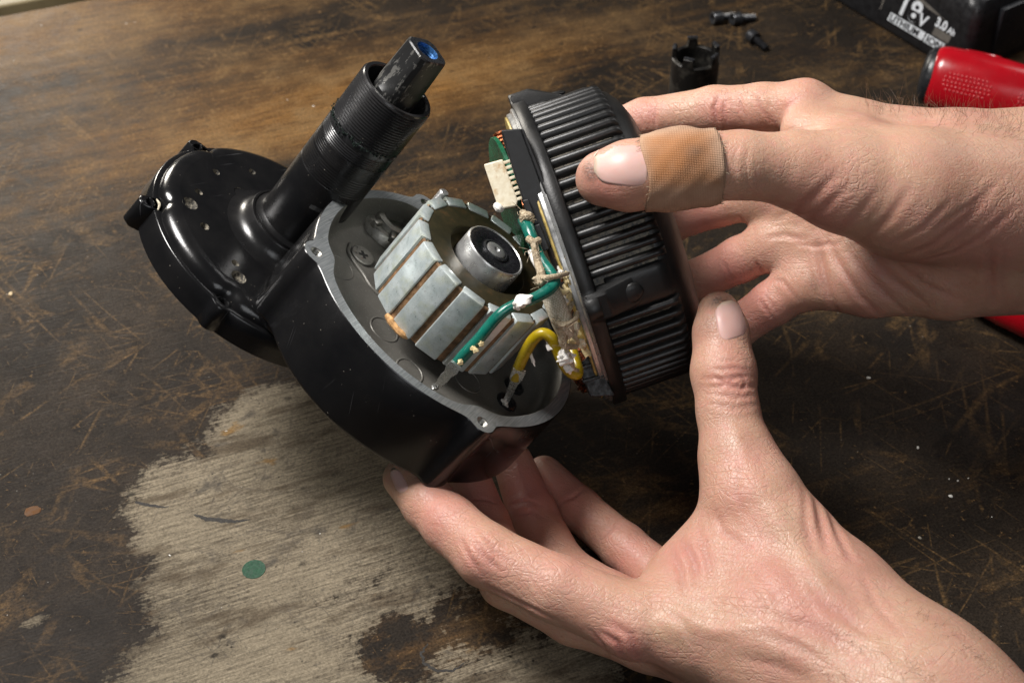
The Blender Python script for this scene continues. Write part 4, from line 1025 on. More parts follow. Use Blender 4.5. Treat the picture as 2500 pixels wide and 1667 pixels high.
# ------------------------------------------------------------------ hands: one continuous surface each, grown from a skeleton
def sd_cone(p, a, b, r1, r2):
    ba = b - a; l2 = ba @ ba; rr = r1 - r2; a2 = l2 - rr * rr; il2 = 1.0 / l2
    pa = p - a; y = pa @ ba; z = y - l2
    x2 = ((pa * l2 - y[:, None] * ba)**2).sum(1); y2 = y * y * l2; z2 = z * z * l2
    k = np.sign(rr) * rr * rr * x2
    d = (np.sqrt(np.maximum(x2 * a2 * il2, 0)) + y * rr) * il2 - r1
    c1 = np.sign(z) * a2 * z2 > k; c2 = np.sign(y) * a2 * y2 < k
    d = np.where(c2, np.sqrt(np.maximum(x2 + y2, 0)) * il2 - r1, d)
    return np.where(c1, np.sqrt(np.maximum(x2 + z2, 0)) * il2 - r2, d)
def smin(a, b, k):
    h = np.maximum(k - np.abs(a - b), 0) / k
    return np.minimum(a, b) - h * h * k * 0.25
def hand_sdf(spec):
    palm = [[(PD(*q[:3]), q[3]) for q in ch] for ch in spec['palm']]
    fing = [[(PD(*q[:3]), q[3]) for q in ch] for ch in spec['fingers']]
    dents = [(PD(*q[:3]), q[3], q[4]) for q in spec.get('dents', ())]
    def chain(p, ch, k):
        d = None
        for (a, r1), (b, r2) in zip(ch[:-1], ch[1:]):
            s = sd_cone(p, a, b, r1, r2); d = s if d is None else smin(d, s, k)
        return d
    def f(p):
        d = None
        for ch in palm:
            s = chain(p, ch, 5.0); d = s if d is None else smin(d, s, spec.get('kp', 10.0))
        tot = d
        for ch in fing:
            s = smin(chain(p, ch, 2.5), d, spec.get('kf', 6.0)); tot = smin(tot, s, 0.6)
        return tot
    allp = np.array([q[0] for ch in palm + fing for q in ch]); allr = max(q[1] for ch in palm + fing for q in ch)
    return f, allp.min(0) - allr - 4, allp.max(0) + allr + 4
def surface_nets(f, lo, hi, h):
    n = np.ceil((hi - lo) / h).astype(int) + 1
    cs = 4; m = (n // cs + 2)
    ci = np.stack(np.meshgrid(*[np.arange(q) for q in m], indexing='ij'), -1).reshape(-1, 3)
    cd = f(lo + ci * (h * cs)).reshape(m)
    n = (m - 1) * cs + 1
    val = np.repeat(np.repeat(np.repeat(cd, cs, 0), cs, 1), cs, 2)[:n[0], :n[1], :n[2]].astype(np.float32)
    # cells of the coarse grid near the surface
    near = np.abs(cd) < h * cs * 1.9
    nb = near[:-1, :-1, :-1] | near[1:, :-1, :-1] | near[:-1, 1:, :-1] | near[:-1, :-1, 1:] | near[1:, 1:, :-1] | near[1:, :-1, 1:] | near[:-1, 1:, 1:] | near[1:, 1:, 1:]
    fm = np.zeros(n, bool)
    blk = np.repeat(np.repeat(np.repeat(nb, cs, 0), cs, 1), cs, 2)
    fm[:-1, :-1, :-1] = blk; fm[1:, 1:, 1:] |= blk; fm[1:, :-1, :-1] |= blk; fm[:-1, 1:, :-1] |= blk; fm[:-1, :-1, 1:] |= blk; fm[1:, 1:, :-1] |= blk; fm[1:, :-1, 1:] |= blk; fm[:-1, 1:, 1:] |= blk
    idx = np.argwhere(fm)
    out = np.empty(len(idx), np.float32)
    for s in range(0, len(idx), 400000):
        out[s:s + 400000] = f(lo + idx[s:s + 400000] * h)
    val[fm] = out
    sg = val < 0
    c = sg.astype(np.int8)
    S = sum(c[i:n[0] - 1 + i, j:n[1] - 1 + j, k:n[2] - 1 + k] for i in (0, 1) for j in (0, 1) for k in (0, 1))
    cell = (S > 0) & (S < 8)
    cid = np.argwhere(cell); vid = -np.ones(cell.shape, np.int64); vid[cell] = np.arange(len(cid))
    acc = np.zeros((len(cid), 3)); cnt = np.zeros(len(cid))
    corners = [(i, j, k) for i in (0, 1) for j in (0, 1) for k in (0, 1)]
    for a in corners:
        for ax in range(3):
            if a[ax]: continue
            b = list(a); b[ax] = 1
            va = val[cid[:, 0] + a[0], cid[:, 1] + a[1], cid[:, 2] + a[2]]; vb = val[cid[:, 0] + b[0], cid[:, 1] + b[1], cid[:, 2] + b[2]]
            cr = (va < 0) != (vb < 0); t = np.where(cr, va / np.where(cr, va - vb, 1), 0)
            pt = np.array(a, float) + t[:, None] * (np.array(b, float) - np.array(a, float))
            acc += pt * cr[:, None]; cnt += cr
    V = lo + (cid + acc / cnt[:, None]) * h
    F = []
    for ax in range(3):
        o1, o2 = [(1, 2), (2, 0), (0, 1)][ax]
        sl0 = [slice(1, n[d] - 1) for d in range(3)]; sl0[ax] = slice(0, n[ax] - 1); sl1 = list(sl0); sl1[ax] = slice(1, n[ax])
        A = sg[tuple(sl0)]; B = sg[tuple(sl1)]
        e = np.argwhere(A != B); st = A[A != B]
        base = e + np.array([0 if d == ax else 1 for d in range(3)])
        q = []
        for da, db in ((0, 0), (1, 0), (1, 1), (0, 1)):
            cc = base.copy(); cc[:, o1] -= da; cc[:, o2] -= db; q.append(vid[cc[:, 0], cc[:, 1], cc[:, 2]])
        q = np.stack(q, 1); q[~st] = q[~st][:, ::-1]; F.append(q)
    return V, np.concatenate(F)
def relax(V, F, it, w=0.5):
    E = np.concatenate([F[:, [0, 1]], F[:, [1, 2]], F[:, [2, 3]], F[:, [3, 0]]])
    n = len(V); deg = np.bincount(E.ravel(), minlength=n).astype(float)
    for _ in range(it):
        S = np.stack([np.bincount(E[:, 0], V[E[:, 1], d], n) + np.bincount(E[:, 1], V[E[:, 0], d], n) for d in range(3)], 1)
        V = V * (1 - w) + w * S / deg[:, None]
    return V
def vnormals(V, F):
    nrm = np.cross(V[F[:, 2]] - V[F[:, 0]], V[F[:, 3]] - V[F[:, 1]]); N = np.zeros_like(V)
    for j in range(4):
        for d in range(3): N[:, d] += np.bincount(F[:, j], nrm[:, d], len(V))
    return N / (np.linalg.norm(N, axis=1)[:, None] + 1e-12)
def hit(bvh, x, y):
    v = ray(x * KD, y * KD); v = v / np.linalg.norm(v)
    h = bvh.ray_cast(Vector(CAMPOS), Vector(v)); return (np.array(h[0]), np.array(h[1])) if h[0] is not None else (None, None)

def skin_material():
    m = NT('skin')
    red = m.attr('redness'); dirt = m.attr('dirt')
    n1 = m.noise(55, 5, 0.6); n2 = m.noise(260, 4, 0.6); fine = m.noise(1300, 3, 0.6)
    base = m.mix(m.ramp(n1, [(0.34, 0), (0.68, 1)]), (0.435, 0.238, 0.165), (0.54, 0.34, 0.245))
    base = m.mix(m.ramp(m.noise(24, 3), [(0.38, 0), (0.66, 0.65)]), base, (0.53, 0.335, 0.222))
    base = m.mix(m.ramp(m.noise(33, 3, 0.6, vec=m.map((1, 1, 1), loc=(4, 2, 1))), [(0.50, 0), (0.72, 0.6)]), base, (0.53, 0.25, 0.20))
    base = m.mix(m.ramp(n2, [(0.50, 0), (0.74, 0.55)]), base, (0.53, 0.255, 0.205))
    base = m.mix(m.math('MULTIPLY', red, 0.9, clamp=True), base, (0.50, 0.205, 0.168))
    base = m.mix(m.ramp(m.vor(95), [(0.03, 0.45), (0.07, 0.0)]), base, (0.30, 0.13, 0.075))
    base = m.mix(m.math('MULTIPLY', dirt, m.ramp(fine, [(0.35, 0.4), (0.65, 1.0)])), base, (0.10, 0.065, 0.05))
    # skin relief: crossing fine furrows and small cells
    c1 = m.vor(950, vec=m.map((1, 0.6, 0.8), (0.3, 0.2, 0.6)), feature='DISTANCE_TO_EDGE')
    c1 = m.ramp(c1, [(0.0, 0.0), (0.12, 1.0)])
    l1 = m.noise(1, 2, 0.6, vec=m.map((1500, 260, 260), (0.3, 0.5, 0.9)))
    l2 = m.noise(1, 2, 0.6, vec=m.map((260, 1500, 260), (0.2, 0.7, 0.3)))
    h = m.math('ADD', m.math('MULTIPLY', c1, 0.30), m.math('ADD', m.math('MULTIPLY', l1, 0.7), m.math('MULTIPLY', l2, 0.7)))
    h = m.math('ADD', h, m.math('MULTIPLY', fine, 0.4))
    fold = None
    for i, (sc, rt) in enumerate((((45, 290, 290), (0.2, 0.3, 0.5)), ((290, 50, 260), (0.7, 0.2, 0.9)), ((260, 290, 40), (1.1, 0.6, 0.2)))):
        q = m.math('ABSOLUTE', m.math('SUBTRACT', m.noise(1, 1, 0.5, vec=m.map(sc, rt, (i * 3.1, i, 0))), 0.5))
        q = m.ramp(q, [(0.0, 1.0), (0.045, 0.0)]); fold = q if fold is None else m.math('MAXIMUM', fold, q)
    h = m.math('SUBTRACT', h, m.math('MULTIPLY', m.math('MULTIPLY', fold, m.ramp(n1, [(0.4, 0.2), (0.6, 1.0)])), 0.8))
    base = m.mix(m.math('MULTIPLY', fold, 0.10), base, (0.36, 0.13, 0.10))
    nb = m.bump(h, 0.20 * MM, 0.8)
    nb = m.bump(m.noise(140, 4, 0.6), 0.5 * MM, 0.35, nb)
    m.set(Base_Color=base, Roughness=m.ramp(n2, [(0.3, 0.36), (0.7, 0.52)]), Normal=nb)
    m.b.inputs['Subsurface Weight'].default_value = 0.32
    m.b.inputs['Subsurface Radius'].default_value = (1.0, 0.35, 0.2)
    m.b.inputs['Subsurface Scale'].default_value = 0.0035
    m.b.inputs['Specular IOR Level'].default_value = 0.45
    return m.m
M_skin = skin_material()
def nail_material():
    m = NT('fingernail')
    r = m.noise(1, 2, vec=m.map((60, 60, 60)))
    ed = m.attr('edge')
    base = m.mix(m.ramp(r, [(0.3, 0), (0.7, 1)]), (0.56, 0.33, 0.29), (0.64, 0.42, 0.37))
    base = m.mix(ed, base, (0.50, 0.40, 0.30))
    m.set(Base_Color=base, Roughness=0.44, Coat_Weight=0.0, Normal=m.bump(m.noise(300, 3), .06 * MM))
    m.b.inputs['Subsurface Weight'].default_value = 0.15; m.b.inputs['Subsurface Scale'].default_value = 0.002
    return m.m
M_nail = nail_material()

def build_hand(spec, vox):
    f, lo, hi = hand_sdf(spec)
    V, F = surface_nets(f, lo, hi, vox)
    V = relax(V, F, 4, 0.5)
    N = vnormals(V, F)
    bvh = BVHTree.FromPolygons([tuple(p) for p in V], [tuple(q) for q in F.tolist()])
    off = np.zeros(len(V)); red = np.zeros(len(V)); dirt = np.zeros(len(V))
    for pts, w, dep in spec.get('creases', ()):
        # densify the line in the picture, drop it on the skin, then press it in
        P2 = []
        for i in range(len(pts) - 1):
            a, b = np.array(pts[i], float), np.array(pts[i + 1], float); k = max(2, int(np.linalg.norm(b - a) / 7))
            P2 += [a + (b - a) * t for t in np.linspace(0, 1, k, endpoint=False)]
        P2.append(np.array(pts[-1], float))
        P3 = [hit(bvh, *q)[0] for q in P2]; P3 = [q for q in P3 if q is not None]
        if len(P3) < 2: continue
        P3 = np.array(P3); cen = P3.mean(0); rad = np.linalg.norm(P3 - cen, axis=1).max() + 5 * w
        sel = np.where(np.linalg.norm(V - cen, axis=1) < rad)[0]; Q = V[sel]; dmin = np.full(len(sel), 1e9); par = np.zeros(len(sel))
        for i in range(len(P3) - 1):
            a, b = P3[i], P3[i + 1]; e = b - a; L2 = e @ e + 1e-9
            if L2 > 150: continue
            t = np.clip(((Q - a) @ e) / L2, 0, 1); d = np.linalg.norm(Q - a - t[:, None] * e, axis=1)
            u = d < dmin; dmin = np.where(u, d, dmin); par = np.where(u, (i + t) / (len(P3) - 1), par)
        tap = np.sin(PI * np.clip(par * .92 + .04, 0, 1))**.6
        off[sel] += tap * (-dep * np.exp(-(dmin / w)**2) + 0.38 * dep * np.exp(-((dmin - 2.0 * w) / (1.1 * w))**2))
        dirt[sel] += (0.16 if dep > 0 else 0) * tap * np.exp(-(dmin / (.6 * w))**2) * min(1, abs(dep) / .5)
        red[sel] += 0.35 * tap * np.exp(-(dmin / (1.6 * w))**2) * min(1, dep / .5)
    for x, y, r, amt in spec.get('bumps', ()):
        c, _ = hit(bvh, x, y)
        if c is None: continue
        off += amt * np.exp(-(np.linalg.norm(V - c, axis=1) / r)**2)
    for x, y, r, amt in spec.get('red', ()):
        c, _ = hit(bvh, x, y)
        if c is not None: red += amt * np.exp(-(np.linalg.norm(V - c, axis=1) / r)**2)
    for x, y, r, amt in spec.get('dirt', ()):
        c, _ = hit(bvh, x, y)
        if c is not None: dirt += amt * np.exp(-(np.linalg.norm(V - c, axis=1) / r)**2)
    V2 = V + N * off[:, None]
    base = np.array(spec['base'])
    me = bpy.data.meshes.new('hand')
    me.vertices.add(len(V2)); me.vertices.foreach_set('co', ((V2 - base) * MM).ravel().astype(np.float32))
    me.loops.add(F.size); me.loops.foreach_set('vertex_index', F.ravel().astype(np.int32))
    me.polygons.add(len(F)); me.polygons.foreach_set('loop_start', np.arange(0, F.size, 4, dtype=np.int32))
    me.update(calc_edges=True); me.validate()
    me.polygons.foreach_set('use_smooth', [True] * len(me.polygons))
    me.materials.append(M_skin)
    for nm, arr in (('redness', np.clip(red, 0, 1.2)), ('dirt', np.clip(dirt, 0, 1))):
        at = me.attributes.new(nm, 'FLOAT', 'POINT'); at.data.foreach_set('value', arr.astype(np.float32))
    o = bpy.data.objects.new('hand', me); COL.objects.link(o); o.location = base * MM
    bvh2 = BVHTree.FromPolygons([tuple(p) for p in V2], [tuple(q) for q in F.tolist()])
    return o, bvh2, base
def nail(hand, bvh, base, A, B, w0, w1, n=14, lift=0.45, squeeze=1.0):
    """A = middle of the root, B = middle of the free edge (picture), half widths in picture units"""
    A = np.array(A, float); B = np.array(B, float); d = B - A; L = np.linalg.norm(d); d /= L; s = np.array([-d[1], d[0]])
    V = []; ed = []; ok = True
    for i in range(n + 1):
        t = i / n; w = w0 + (w1 - w0) * t
        if t < .3: w *= math.sqrt(max(0.02, 1 - ((.3 - t) / .3)**2)) * .45 + .55
        if t > .75: w *= math.sqrt(max(0.02, 1 - ((t - .75) / .25)**2 * .8))
        for j in range(n + 1):
            u = 2 * j / n - 1
            q = A + d * L * t + s * w * u; p, nn = hit(bvh, *q)
            if p is None: p, nn = V[-1], Nn
            Nn = nn
            e = max(abs(u), 1 - t if t < .5 else 0, 0) ; lf = lift * (1 - u**6) * min(1, t * 6 + .1) + (0.25 * t)
            V.append(p + nn * (lf - .12)); ed.append(max(0.0, (t - .86) / .14) if t > .86 else (.5 if t < .05 else 0))
    F = [(i * (n + 1) + j, i * (n + 1) + j + 1, (i + 1) * (n + 1) + j + 1, (i + 1) * (n + 1) + j) for i in range(n) for j in range(n)]
    V = np.array(V); m = n + 1; G = V.reshape(m, m, 3).copy()
    for _ in range(3):
        G[1:-1, 1:-1] = (G[1:-1, 1:-1] * 2 + G[:-2, 1:-1] + G[2:, 1:-1] + G[1:-1, :-2] + G[1:-1, 2:]) / 6
    V = G.reshape(-1, 3)
    o = mesh_obj('nail', V - base, F, M_nail, hand, angle=80)
    at = o.data.attributes.new('edge', 'FLOAT', 'POINT'); at.data.foreach_set('value', np.array(ed, np.float32))
    md = o.modifiers.new('thick', 'SOLIDIFY'); md.thickness = .5 * MM; md.offset = -1
    return o

UP = dict(
    base=PD(2400, 480, 520), kp=11.0, kf=5.0,
    palm=[
        [(1830, 392, 489, 12.0), (1930, 414, 493, 16), (2090, 445, 499, 22), (2380, 470, 512, 27)],
        [(1850, 246, 532, 8.5), (1960, 306, 529, 11.5), (2200, 356, 520, 15.5), (2500, 372, 522, 21)],
        [(1845, 305, 520, 8), (1960, 350, 510, 12)],
        [(1752, 446, 556, 9.0), (2000, 470, 540, 14), (2250, 480, 527, 19)],
        [(1778, 560, 556, 9.0), (2000, 562, 540, 13), (2250, 550, 527, 19)],
        [(1850, 652, 549, 9.0), (2000, 658, 536, 10.5), (2180, 640, 524, 14), (2500, 592, 528, 20)],
        [(2250, 480, 522, 24), (2500, 480, 524, 27), (2800, 500, 540, 33)],
    ],
    fingers=[
        [(1386, 410, 486, 9.6), (1446, 404, 484, 11.8), (1560, 388, 482, 12.6), (1700, 379, 483, 11.4), (1830, 390, 488, 12.4), (1960, 420, 494, 15)],
        [(1400, 302, 562, 8), (1480, 276, 556, 8.3), (1640, 254, 545, 9.1), (1750, 250, 537, 9.4), (1850, 246, 532, 9.6)],
        [(1450, 540, 590, 8), (1540, 508, 582, 8.5), (1650, 468, 568, 9.0), (1752, 446, 556, 9.6)],
        [(1520, 684, 588, 8), (1600, 645, 579, 8.5), (1700, 596, 566, 9.0), (1778, 560, 556, 9.6)],
        [(1600, 802, 577, 7.6), (1690, 754, 567, 8.2), (1775, 696, 556, 8.7), (1850, 652, 549, 9.2)],
    ],
    creases=[
        ([(1508, 238), (1503, 262), (1506, 290)], .9, .45), ([(1500, 236), (1492, 264), (1494, 288)], .7, .25),
        ([(1652, 222), (1640, 250), (1650, 290)], .9, .5), ([(1668, 225), (1662, 255), (1672, 292)], .8, .35), ([(1700, 214), (1702, 245), (1716, 280)], .7, .3), ([(1740, 218), (1750, 250), (1772, 282)], .8, .4), ([(1560, 232), (1552, 260)], .6, .15),
        ([(1778, 505), (1830, 480), (1880, 440), (1920, 400)], 1.4, .38), ([(1830, 520), (1890, 480), (1950, 425)], 1.2, .28), ([(1900, 548), (1960, 500), (2010, 440)], 1.4, .32), ([(1960, 565), (2040, 500), (2090, 430)], 1.5, .35),
        ([(2060, 590), (2140, 560), (2220, 500), (2280, 440)], 1.5, .38), ([(2100, 600), (2190, 580), (2260, 540), (2330, 480)], 1.3, .34), ([(2150, 520), (2230, 470), (2300, 410)], 1.2, .25), ([(2040, 560), (2120, 520), (2180, 460)], 1.2, .3),
        ([(1878, 560), (1890, 620), (1905, 680), (1925, 722)], 1.5, 1.0), ([(1905, 560), (1935, 620), (1975, 680), (2020, 722)], 1.4, .7), ([(1950, 575), (1990, 630), (2050, 690), (2085, 722)], 1.4, .55), ([(1990, 580), (2050, 640), (2130, 700)], 1.4, .5), ([(2050, 600), (2120, 650), (2200, 690)], 1.3, .4),
        ([(1760, 548), (1800, 540), (1860, 552)], 1.1, .35), ([(1770, 640), (1800, 648), (1830, 690)], 1.0, .3), ([(1830, 560), (1870, 566), (1930, 560)], 1.0, .3),
        ([(1672, 345), (1668, 390), (1672, 450)], 1.0, .2), ([(1720, 330), (1712, 380), (1722, 440)], 1.0, .2), ([(1690, 335), (1684, 385), (1692, 445)], .8, .15),
        ([(1700, 500), (1706, 530)], 1.0, .4), ([(1736, 600), (1752, 640)], 1.0, .5), ([(1660, 600), (1680, 640)], .8, .25), ([(1746, 690), (1772, 730)], .8, .35), ([(1760, 680), (1790, 724)], .7, .25),
        ([(2282, 560), (2272, 620), (2282, 700)], 1.6, .9), ([(2310, 560), (2300, 640), (2310, 700)], 1.2, .35),
    ],
    bumps=[(1815, 235, 3.0, .7), (1840, 215, 9, 1.6), (1960, 262, 10, .8), (2060, 480, 22, 1.5)],
    red=[(1390, 430, 10, .8), (1470, 262, 10, .7), (1650, 255, 9, .6), (1850, 500, 10, .5), (1640, 600, 18, .5), (1760, 740, 16, .7), (1610, 500, 12, .7), (1900, 420, 14, .35), (2250, 560, 20, .45), (1820, 240, 4, .6), (1760, 300, 12, .5), (1690, 640, 12, .5)],
    dirt=[(1500, 440, 9, .12), (1352, 392, 2.6, .75), (1362, 402, 2.2, .75), (1350, 372, 2.5, .3), (1870, 660, 3, .45), (1880, 640, 3.5, .35), (1340, 420, 8, .2)],
)
LO = dict(
    base=PD(2100, 1650, 450), kp=11.0, kf=5.0,
    palm=[
        [(1694, 1050, 488, 11.8), (1728, 1150, 483, 15.5), (1785, 1262, 478, 19.5), (1890, 1400, 468, 24), (2110, 1660, 442, 31)],
        [(1456, 1425, 470, 10.5), (1600, 1440, 467, 15), (1780, 1470, 462, 23), (2060, 1650, 446, 31)],
        [(1655, 1232, 488, 8.5), (1545, 1318, 482, 7.5)],
        [(1640, 1300, 482, 13), (1560, 1380, 476, 11)],
        [(1690, 1380, 474, 19), (1850, 1480, 462, 25)],
        [(2090, 1655, 444, 31), (2330, 1880, 424, 34)],
        [(1490, 1465, 490, 10.5), (1700, 1500, 480, 17), (1900, 1560, 465, 24)],
        [(1530, 1430, 500, 10), (1750, 1480, 488, 15), (1950, 1560, 468, 22)],
        [(1570, 1370, 508, 9.5), (1760, 1440, 494, 15), (1950, 1540, 470, 22)],
    ],
    fingers=[
        [(1650, 716, 504, 7.4), (1656, 765, 501, 9.6), (1662, 855, 497, 11.2), (1672, 945, 493, 10.6), (1695, 1055, 488, 12.4), (1728, 1150, 483, 16)],
        [(926, 1098, 511, 7.4), (985, 1156, 502, 9.3), (1035, 1204, 494, 9.8), (1118, 1275, 483, 10.6), (1280, 1352, 475, 11.0), (1456, 1425, 470, 12.0)],
        [(1078, 1100, 530, 8.0), (1112, 1205, 517, 9.2), (1166, 1330, 499, 10.0), (1320, 1410, 494, 10.6), (1490, 1465, 490, 11)],
        [(1178, 1062, 548, 7.8), (1222, 1180, 534, 9.2), (1290, 1310, 517, 9.8), (1400, 1380, 508, 10.4), (1530, 1430, 500, 10.8)],
        [(1250, 1088, 555, 7.2), (1330, 1168, 543, 8.3), (1432, 1256, 528, 8.8), (1570, 1370, 508, 10)],
    ],
    creases=[
        ([(1612, 868), (1660, 872), (1715, 862), (1740, 868)], .8, .3), ([(1636, 888), (1670, 884), (1700, 892), (1742, 884)], .8, .36), ([(1640, 850), (1680, 846), (1730, 852)], .8, .25), ([(1640, 905), (1690, 914), (1742, 908)], .8, .22), ([(1630, 930), (1690, 938), (1740, 930)], .9, .2), ([(1650, 830), (1700, 826)], .8, .12),
        ([(1640, 862), (1660, 878), (1655, 895)], .7, .3), ([(1700, 860), (1712, 880), (1702, 900)], .7, .3), ([(1670, 880), (1690, 870)], .6, .3),
        ([(1870, 1140), (1885, 1200), (1900, 1260)], 1.6, .7), ([(1845, 1130), (1850, 1200), (1870, 1270)], 1.3, .34), ([(1905, 1180), (1930, 1240), (1960, 1290)], 1.5, .5),
        ([(1700, 1080), (1690, 1130), (1710, 1180)], 1.2, .25), ([(1640, 1170), (1660, 1220), (1720, 1260)], 1.2, .3), ([(1560, 1230), (1590, 1280), (1600, 1330)], 1.4, .5), ([(1540, 1260), (1560, 1310), (1570, 1360)], 1.2, .4), ([(1600, 1200), (1620, 1270), (1630, 1340)], 1.4, .35),
        ([(1060, 1240), (1080, 1280), (1110, 1320)], 1.0, .35), ([(1080, 1230), (1110, 1275), (1150, 1310)], 1.0, .35), ([(1100, 1215), (1140, 1265), (1180, 1300)], .9, .25),
        ([(1380, 1450), (1420, 1470), (1440, 1510)], 1.2, .5), ([(1400, 1430), (1450, 1455), (1470, 1510)], 1.2, .45), ([(1350, 1440), (1390, 1480), (1400, 1520)], 1.0, .4), ([(1500, 1380), (1560, 1420), (1600, 1480)], 1.4, .3),
        ([(1750, 1460), (1830, 1480), (1900, 1520)], 1.6, .35), ([(1800, 1420), (1880, 1440), (1960, 1500)], 1.6, .35), ([(1700, 1510), (1790, 1530), (1860, 1560)], 1.5, .3), ([(1860, 1380), (1930, 1400), (2000, 1470)], 1.5, .3), ([(1980, 1320), (2010, 1380), (2060, 1440)], 1.4, .35),
        ([(1170, 1160), (1210, 1150), (1240, 1160)], .9, .4), ([(1180, 1185), (1220, 1176), (1250, 1190)], .8, .3), ([(1290, 1150), (1320, 1140), (1340, 1120)], .8, .35), ([(1380, 1240), (1400, 1220), (1420, 1200)], .8, .35), ([(1075, 1150), (1110, 1145), (1140, 1155)], .8, .25),
        ([(1120, 1345), (1200, 1385), (1280, 1425)], 1.0, .5),
        ([(1740, 1120), (1790, 1200), (1860, 1300), (1950, 1400)], 3.2, -.9), ([(1470, 1440), (1600, 1440), (1750, 1470), (1900, 1540)], 4.0, -.8), ([(1690, 980), (1710, 1050), (1735, 1120)], 3.0, -.4), ([(1560, 1400), (1640, 1450), (1760, 1430), (1880, 1490), (1960, 1560)], 1.7, -.35), ([(1700, 1300), (1760, 1370), (1790, 1440)], 1.5, -.3), ([(1840, 1330), (1900, 1420), (2000, 1470), (2080, 1550)], 1.7, -.35),
    ],
    bumps=[(1440, 1485, 9, 1.2), (1110, 1290, 8, .7), (1680, 880, 7, .5), (1800, 1150, 11, 1.3), (1620, 1330, 16, -1.8), (1850, 1100, 6, .5), (1960, 1420, 18, -1.2)],
    red=[(1690, 885, 10, .45), (1430, 1490, 13, .85), (1110, 1290, 11, .6), (1000, 1180, 14, .7), (1280, 1290, 14, .5), (1560, 1270, 12, .5), (1100, 1150, 16, .8), (1200, 1120, 18, .8), (1300, 1130, 20, .6), (1860, 1300, 20, .35), (1700, 1120, 14, .35), (1780, 1400, 26, .3), (1680, 770, 8, .3), (1450, 1260, 14, .6)],
    dirt=[(1640, 695, 2.5, .85), (1655, 688, 2.2, .8), (1672, 690, 1.6, .6), (1628, 740, 3, .3), (1520, 1545, 1.2, .7), (1615, 760, 6, .15)],
)
VOX = 0.7
up, ubvh, ub = build_hand(UP, VOX)
tag(up, 'right hand with a cloth plaster round the thumb, gripping the finned cover', 'hand', 'the two working hands')
lo_, lbvh, lb = build_hand(LO, VOX)
tag(lo_, 'left hand with thumb upright and fingers under the motor housing', 'hand', 'the two working hands')
nail(up, ubvh, ub, (1492, 382), (1366, 378), 56, 40)
nail(lo_, lbvh, lb, (1690, 778), (1668, 694), 38, 30)
nail(lo_, lbvh, lb, (930, 1130), (903, 1078), 16, 12, 10)
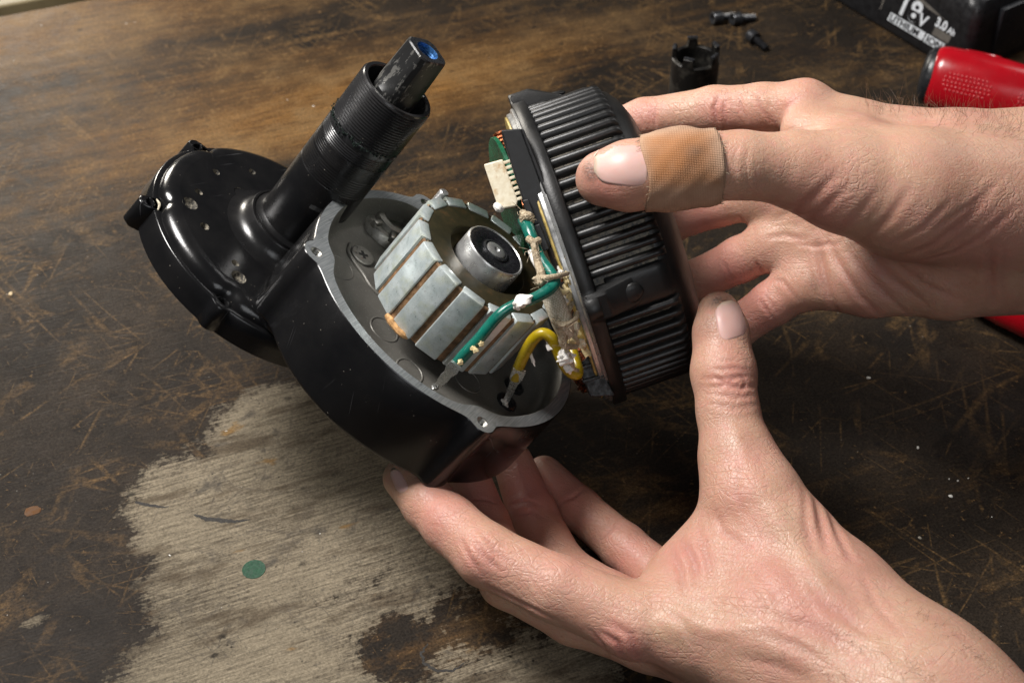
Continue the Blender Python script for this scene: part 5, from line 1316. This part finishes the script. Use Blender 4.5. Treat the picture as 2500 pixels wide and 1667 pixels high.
# cloth plaster wrapped round the thumb
def plaster():
    p0, p1 = PD(1478, 400, 483.5), PD(1652, 382, 482.5); ax = p1 - p0; L = np.linalg.norm(ax); ax /= L
    e1 = -ray(1560 * KD, 390 * KD); e1 = e1 - (e1 @ ax) * ax; e1 /= np.linalg.norm(e1); e2 = np.cross(ax, e1); rings = []
    n = 72; m = 26
    for i in range(m + 1):
        t = i / m; r_ = []
        for j in range(n):
            a = 2 * PI * j / n; d = math.cos(a) * e1 + math.sin(a) * e2
            tt = t + (0.03 * math.sin(3 * a + 1) if t < .5 else .03 * math.sin(2 * a + 2)) * (abs(t - .5) * 2)**4
            c = p0 + ax * L * tt
            h = ubvh.ray_cast(Vector(c + d * 40), Vector(-d))
            rr = np.linalg.norm(np.array(h[0]) - c) if h[0] is not None else 13
            rr = min(rr, 15.5)
            r_.append([rr, c, d])
        R = np.array([q[0] for q in r_])
        for _ in range(5): R = (np.roll(R, 1) + R * 2 + np.roll(R, -1)) / 4
        pad = .95 + .35 * math.sin(PI * t) + (.12 * math.sin(9 * t) if True else 0)
        rings.append([q[1] + q[2] * (R[k] + pad + .14 * math.sin(5 * (2 * PI * k / n) + 7 * t) + .16 * math.sin(3 * (2 * PI * k / n) - 13 * t + 1) + .10 * math.sin(11 * (2 * PI * k / n) + 19 * t)) for k, q in enumerate(r_)])
    v, f = ring_loft(rings, True)
    mt = NT('stained_cloth_plaster')
    wx = mt.n('ShaderNodeTexWave'); wx.inputs['Scale'].default_value = 560; wx.inputs['Distortion'].default_value = .6; mt.l(mt.map((1, 1, 1), (0.1, 0.05, 0.15)), wx.inputs[0])
    wy = mt.n('ShaderNodeTexWave', bands_direction='Z'); wy.inputs['Scale'].default_value = 560; wy.inputs['Distortion'].default_value = .6; mt.l(mt.map((1, 1, 1), (0.55, 0.05, 0.15)), wy.inputs[0])
    wv = mt.math('MULTIPLY', mt.math('ADD', wx.outputs['Fac'], 0.25), mt.math('ADD', wy.outputs['Fac'], 0.25))
    at = mt.attr('pad'); n1 = mt.noise(120, 5)
    col = mt.mix(mt.ramp(n1, [(0.35, 0), (0.7, 1)]), (0.35, 0.215, 0.145), (0.47, 0.315, 0.222))
    col = mt.mix(mt.math('MULTIPLY', at, mt.ramp(mt.noise(80, 4), [(0.3, .6), (0.6, 1)])), col, (0.33, 0.122, 0.034))
    col = mt.mix(mt.math('MULTIPLY', mt.attr('spot'), mt.ramp(mt.noise(200, 4), [(0.3, .3), (0.6, 1)])), col, (0.17, 0.085, 0.05))
    col = mt.mix(mt.math('MULTIPLY', wv, 0.22), col, (0.55, 0.37, 0.21))
    mt.set(Base_Color=col, Roughness=0.85, Normal=mt.bump(wv, .22 * MM, .7))
    o = mesh_obj('plaster', np.array(v) - ub, f, mt.m, up, angle=80)
    V = np.array(v)
    c1 = V[np.argmin([np.linalg.norm(np.cross(q - CAMPOS, ray(1565 * KD, 350 * KD))) + .05 * np.linalg.norm(q - CAMPOS) for q in V])]
    c2 = V[np.argmin([np.linalg.norm(np.cross(q - CAMPOS, ray(1600 * KD, 350 * KD))) + .05 * np.linalg.norm(q - CAMPOS) for q in V])]
    dd = np.maximum(np.abs((V - c1) @ ax) / 11.0, np.linalg.norm((V - c1) - ((V - c1) @ ax)[:, None] * ax, axis=1) / 10.5)
    for nm, arr in (('pad', 1 / (1 + np.exp((dd - 1) * 9))), ('spot', .8 * np.exp(-(np.linalg.norm(V - c2, axis=1) / 3.6)**2))):
        at_ = o.data.attributes.new(nm, 'FLOAT', 'POINT'); at_.data.foreach_set('value', arr.astype(np.float32))
    md = o.modifiers.new('thick', 'SOLIDIFY'); md.thickness = .7 * MM; md.offset = -1
    o['label'] = 'frayed tan cloth plaster with an orange stain round the thumb'
    # frayed threads at both ends
    m_ = MB()
    for k in range(70):
        i = random.choice((0, len(rings) - 1)); p = rings[i][random.randrange(72)]; s = -1 if i == 0 else 1
        q = p + ax * s * random.uniform(.3, 1.5) + np.array([random.gauss(0, .35) for _ in range(3)])
        m_.add(*tube([p, q], .10, 4, True, 1))
    q_ = m_.build('loose_thread', M_cord, o); q_['kind'] = 'stuff'
    q_.data.transform(Matrix.Translation(Vector(-ub * MM)))
plaster()
# fine hairs on wrist and knuckles
def hairs(hand, bvh, base, spots, seed):
    rs = random.Random(seed); m_ = MB()
    for x0, y0, x1, y1, n_, ln, dx, dy in spots:
        for i in range(n_):
            t = rs.random(); x = x0 + (x1 - x0) * t + rs.gauss(0, 8); y = y0 + (y1 - y0) * t + abs(rs.gauss(0, 14))
            p, nn = hit(bvh, x, y)
            if p is None: continue
            d = dx * c_r - dy * c_u; g = nn * .55 + d * .8 + np.array([rs.gauss(0, .35) for _ in range(3)]); g /= np.linalg.norm(g)
            l = ln * rs.uniform(.5, 1.3); b_ = g + np.array([rs.gauss(0, .4) for _ in range(3)])
            m_.add(*tube([p - nn * .2, p + g * l * .5, p + g * l * .5 + b_ * l * .5], [.04, .035, .015], 3, True, 3))
    o = m_.build('hair', simple('fine_hair', (0.16, 0.09, 0.05), 0.5), hand); o['kind'] = 'stuff'
    o.data.transform(Matrix.Translation(Vector(-base * MM)))
hairs(up, ubvh, ub, [(1990, 234, 2345, 262, 210, 5.5, -.2, -.6), (2150, 262, 2345, 300, 90, 5, .6, -.3), (1640, 212, 1750, 206, 16, 2.2, .2, -.8)], 5)
hairs(lo_, lbvh, lb, [(1900, 1440, 2180, 1560, 55, 4.0, .4, .5), (1780, 1480, 2000, 1566, 30, 3.5, .3, .6), (2080, 1370, 2240, 1500, 40, 4.0, .5, .5)], 6)
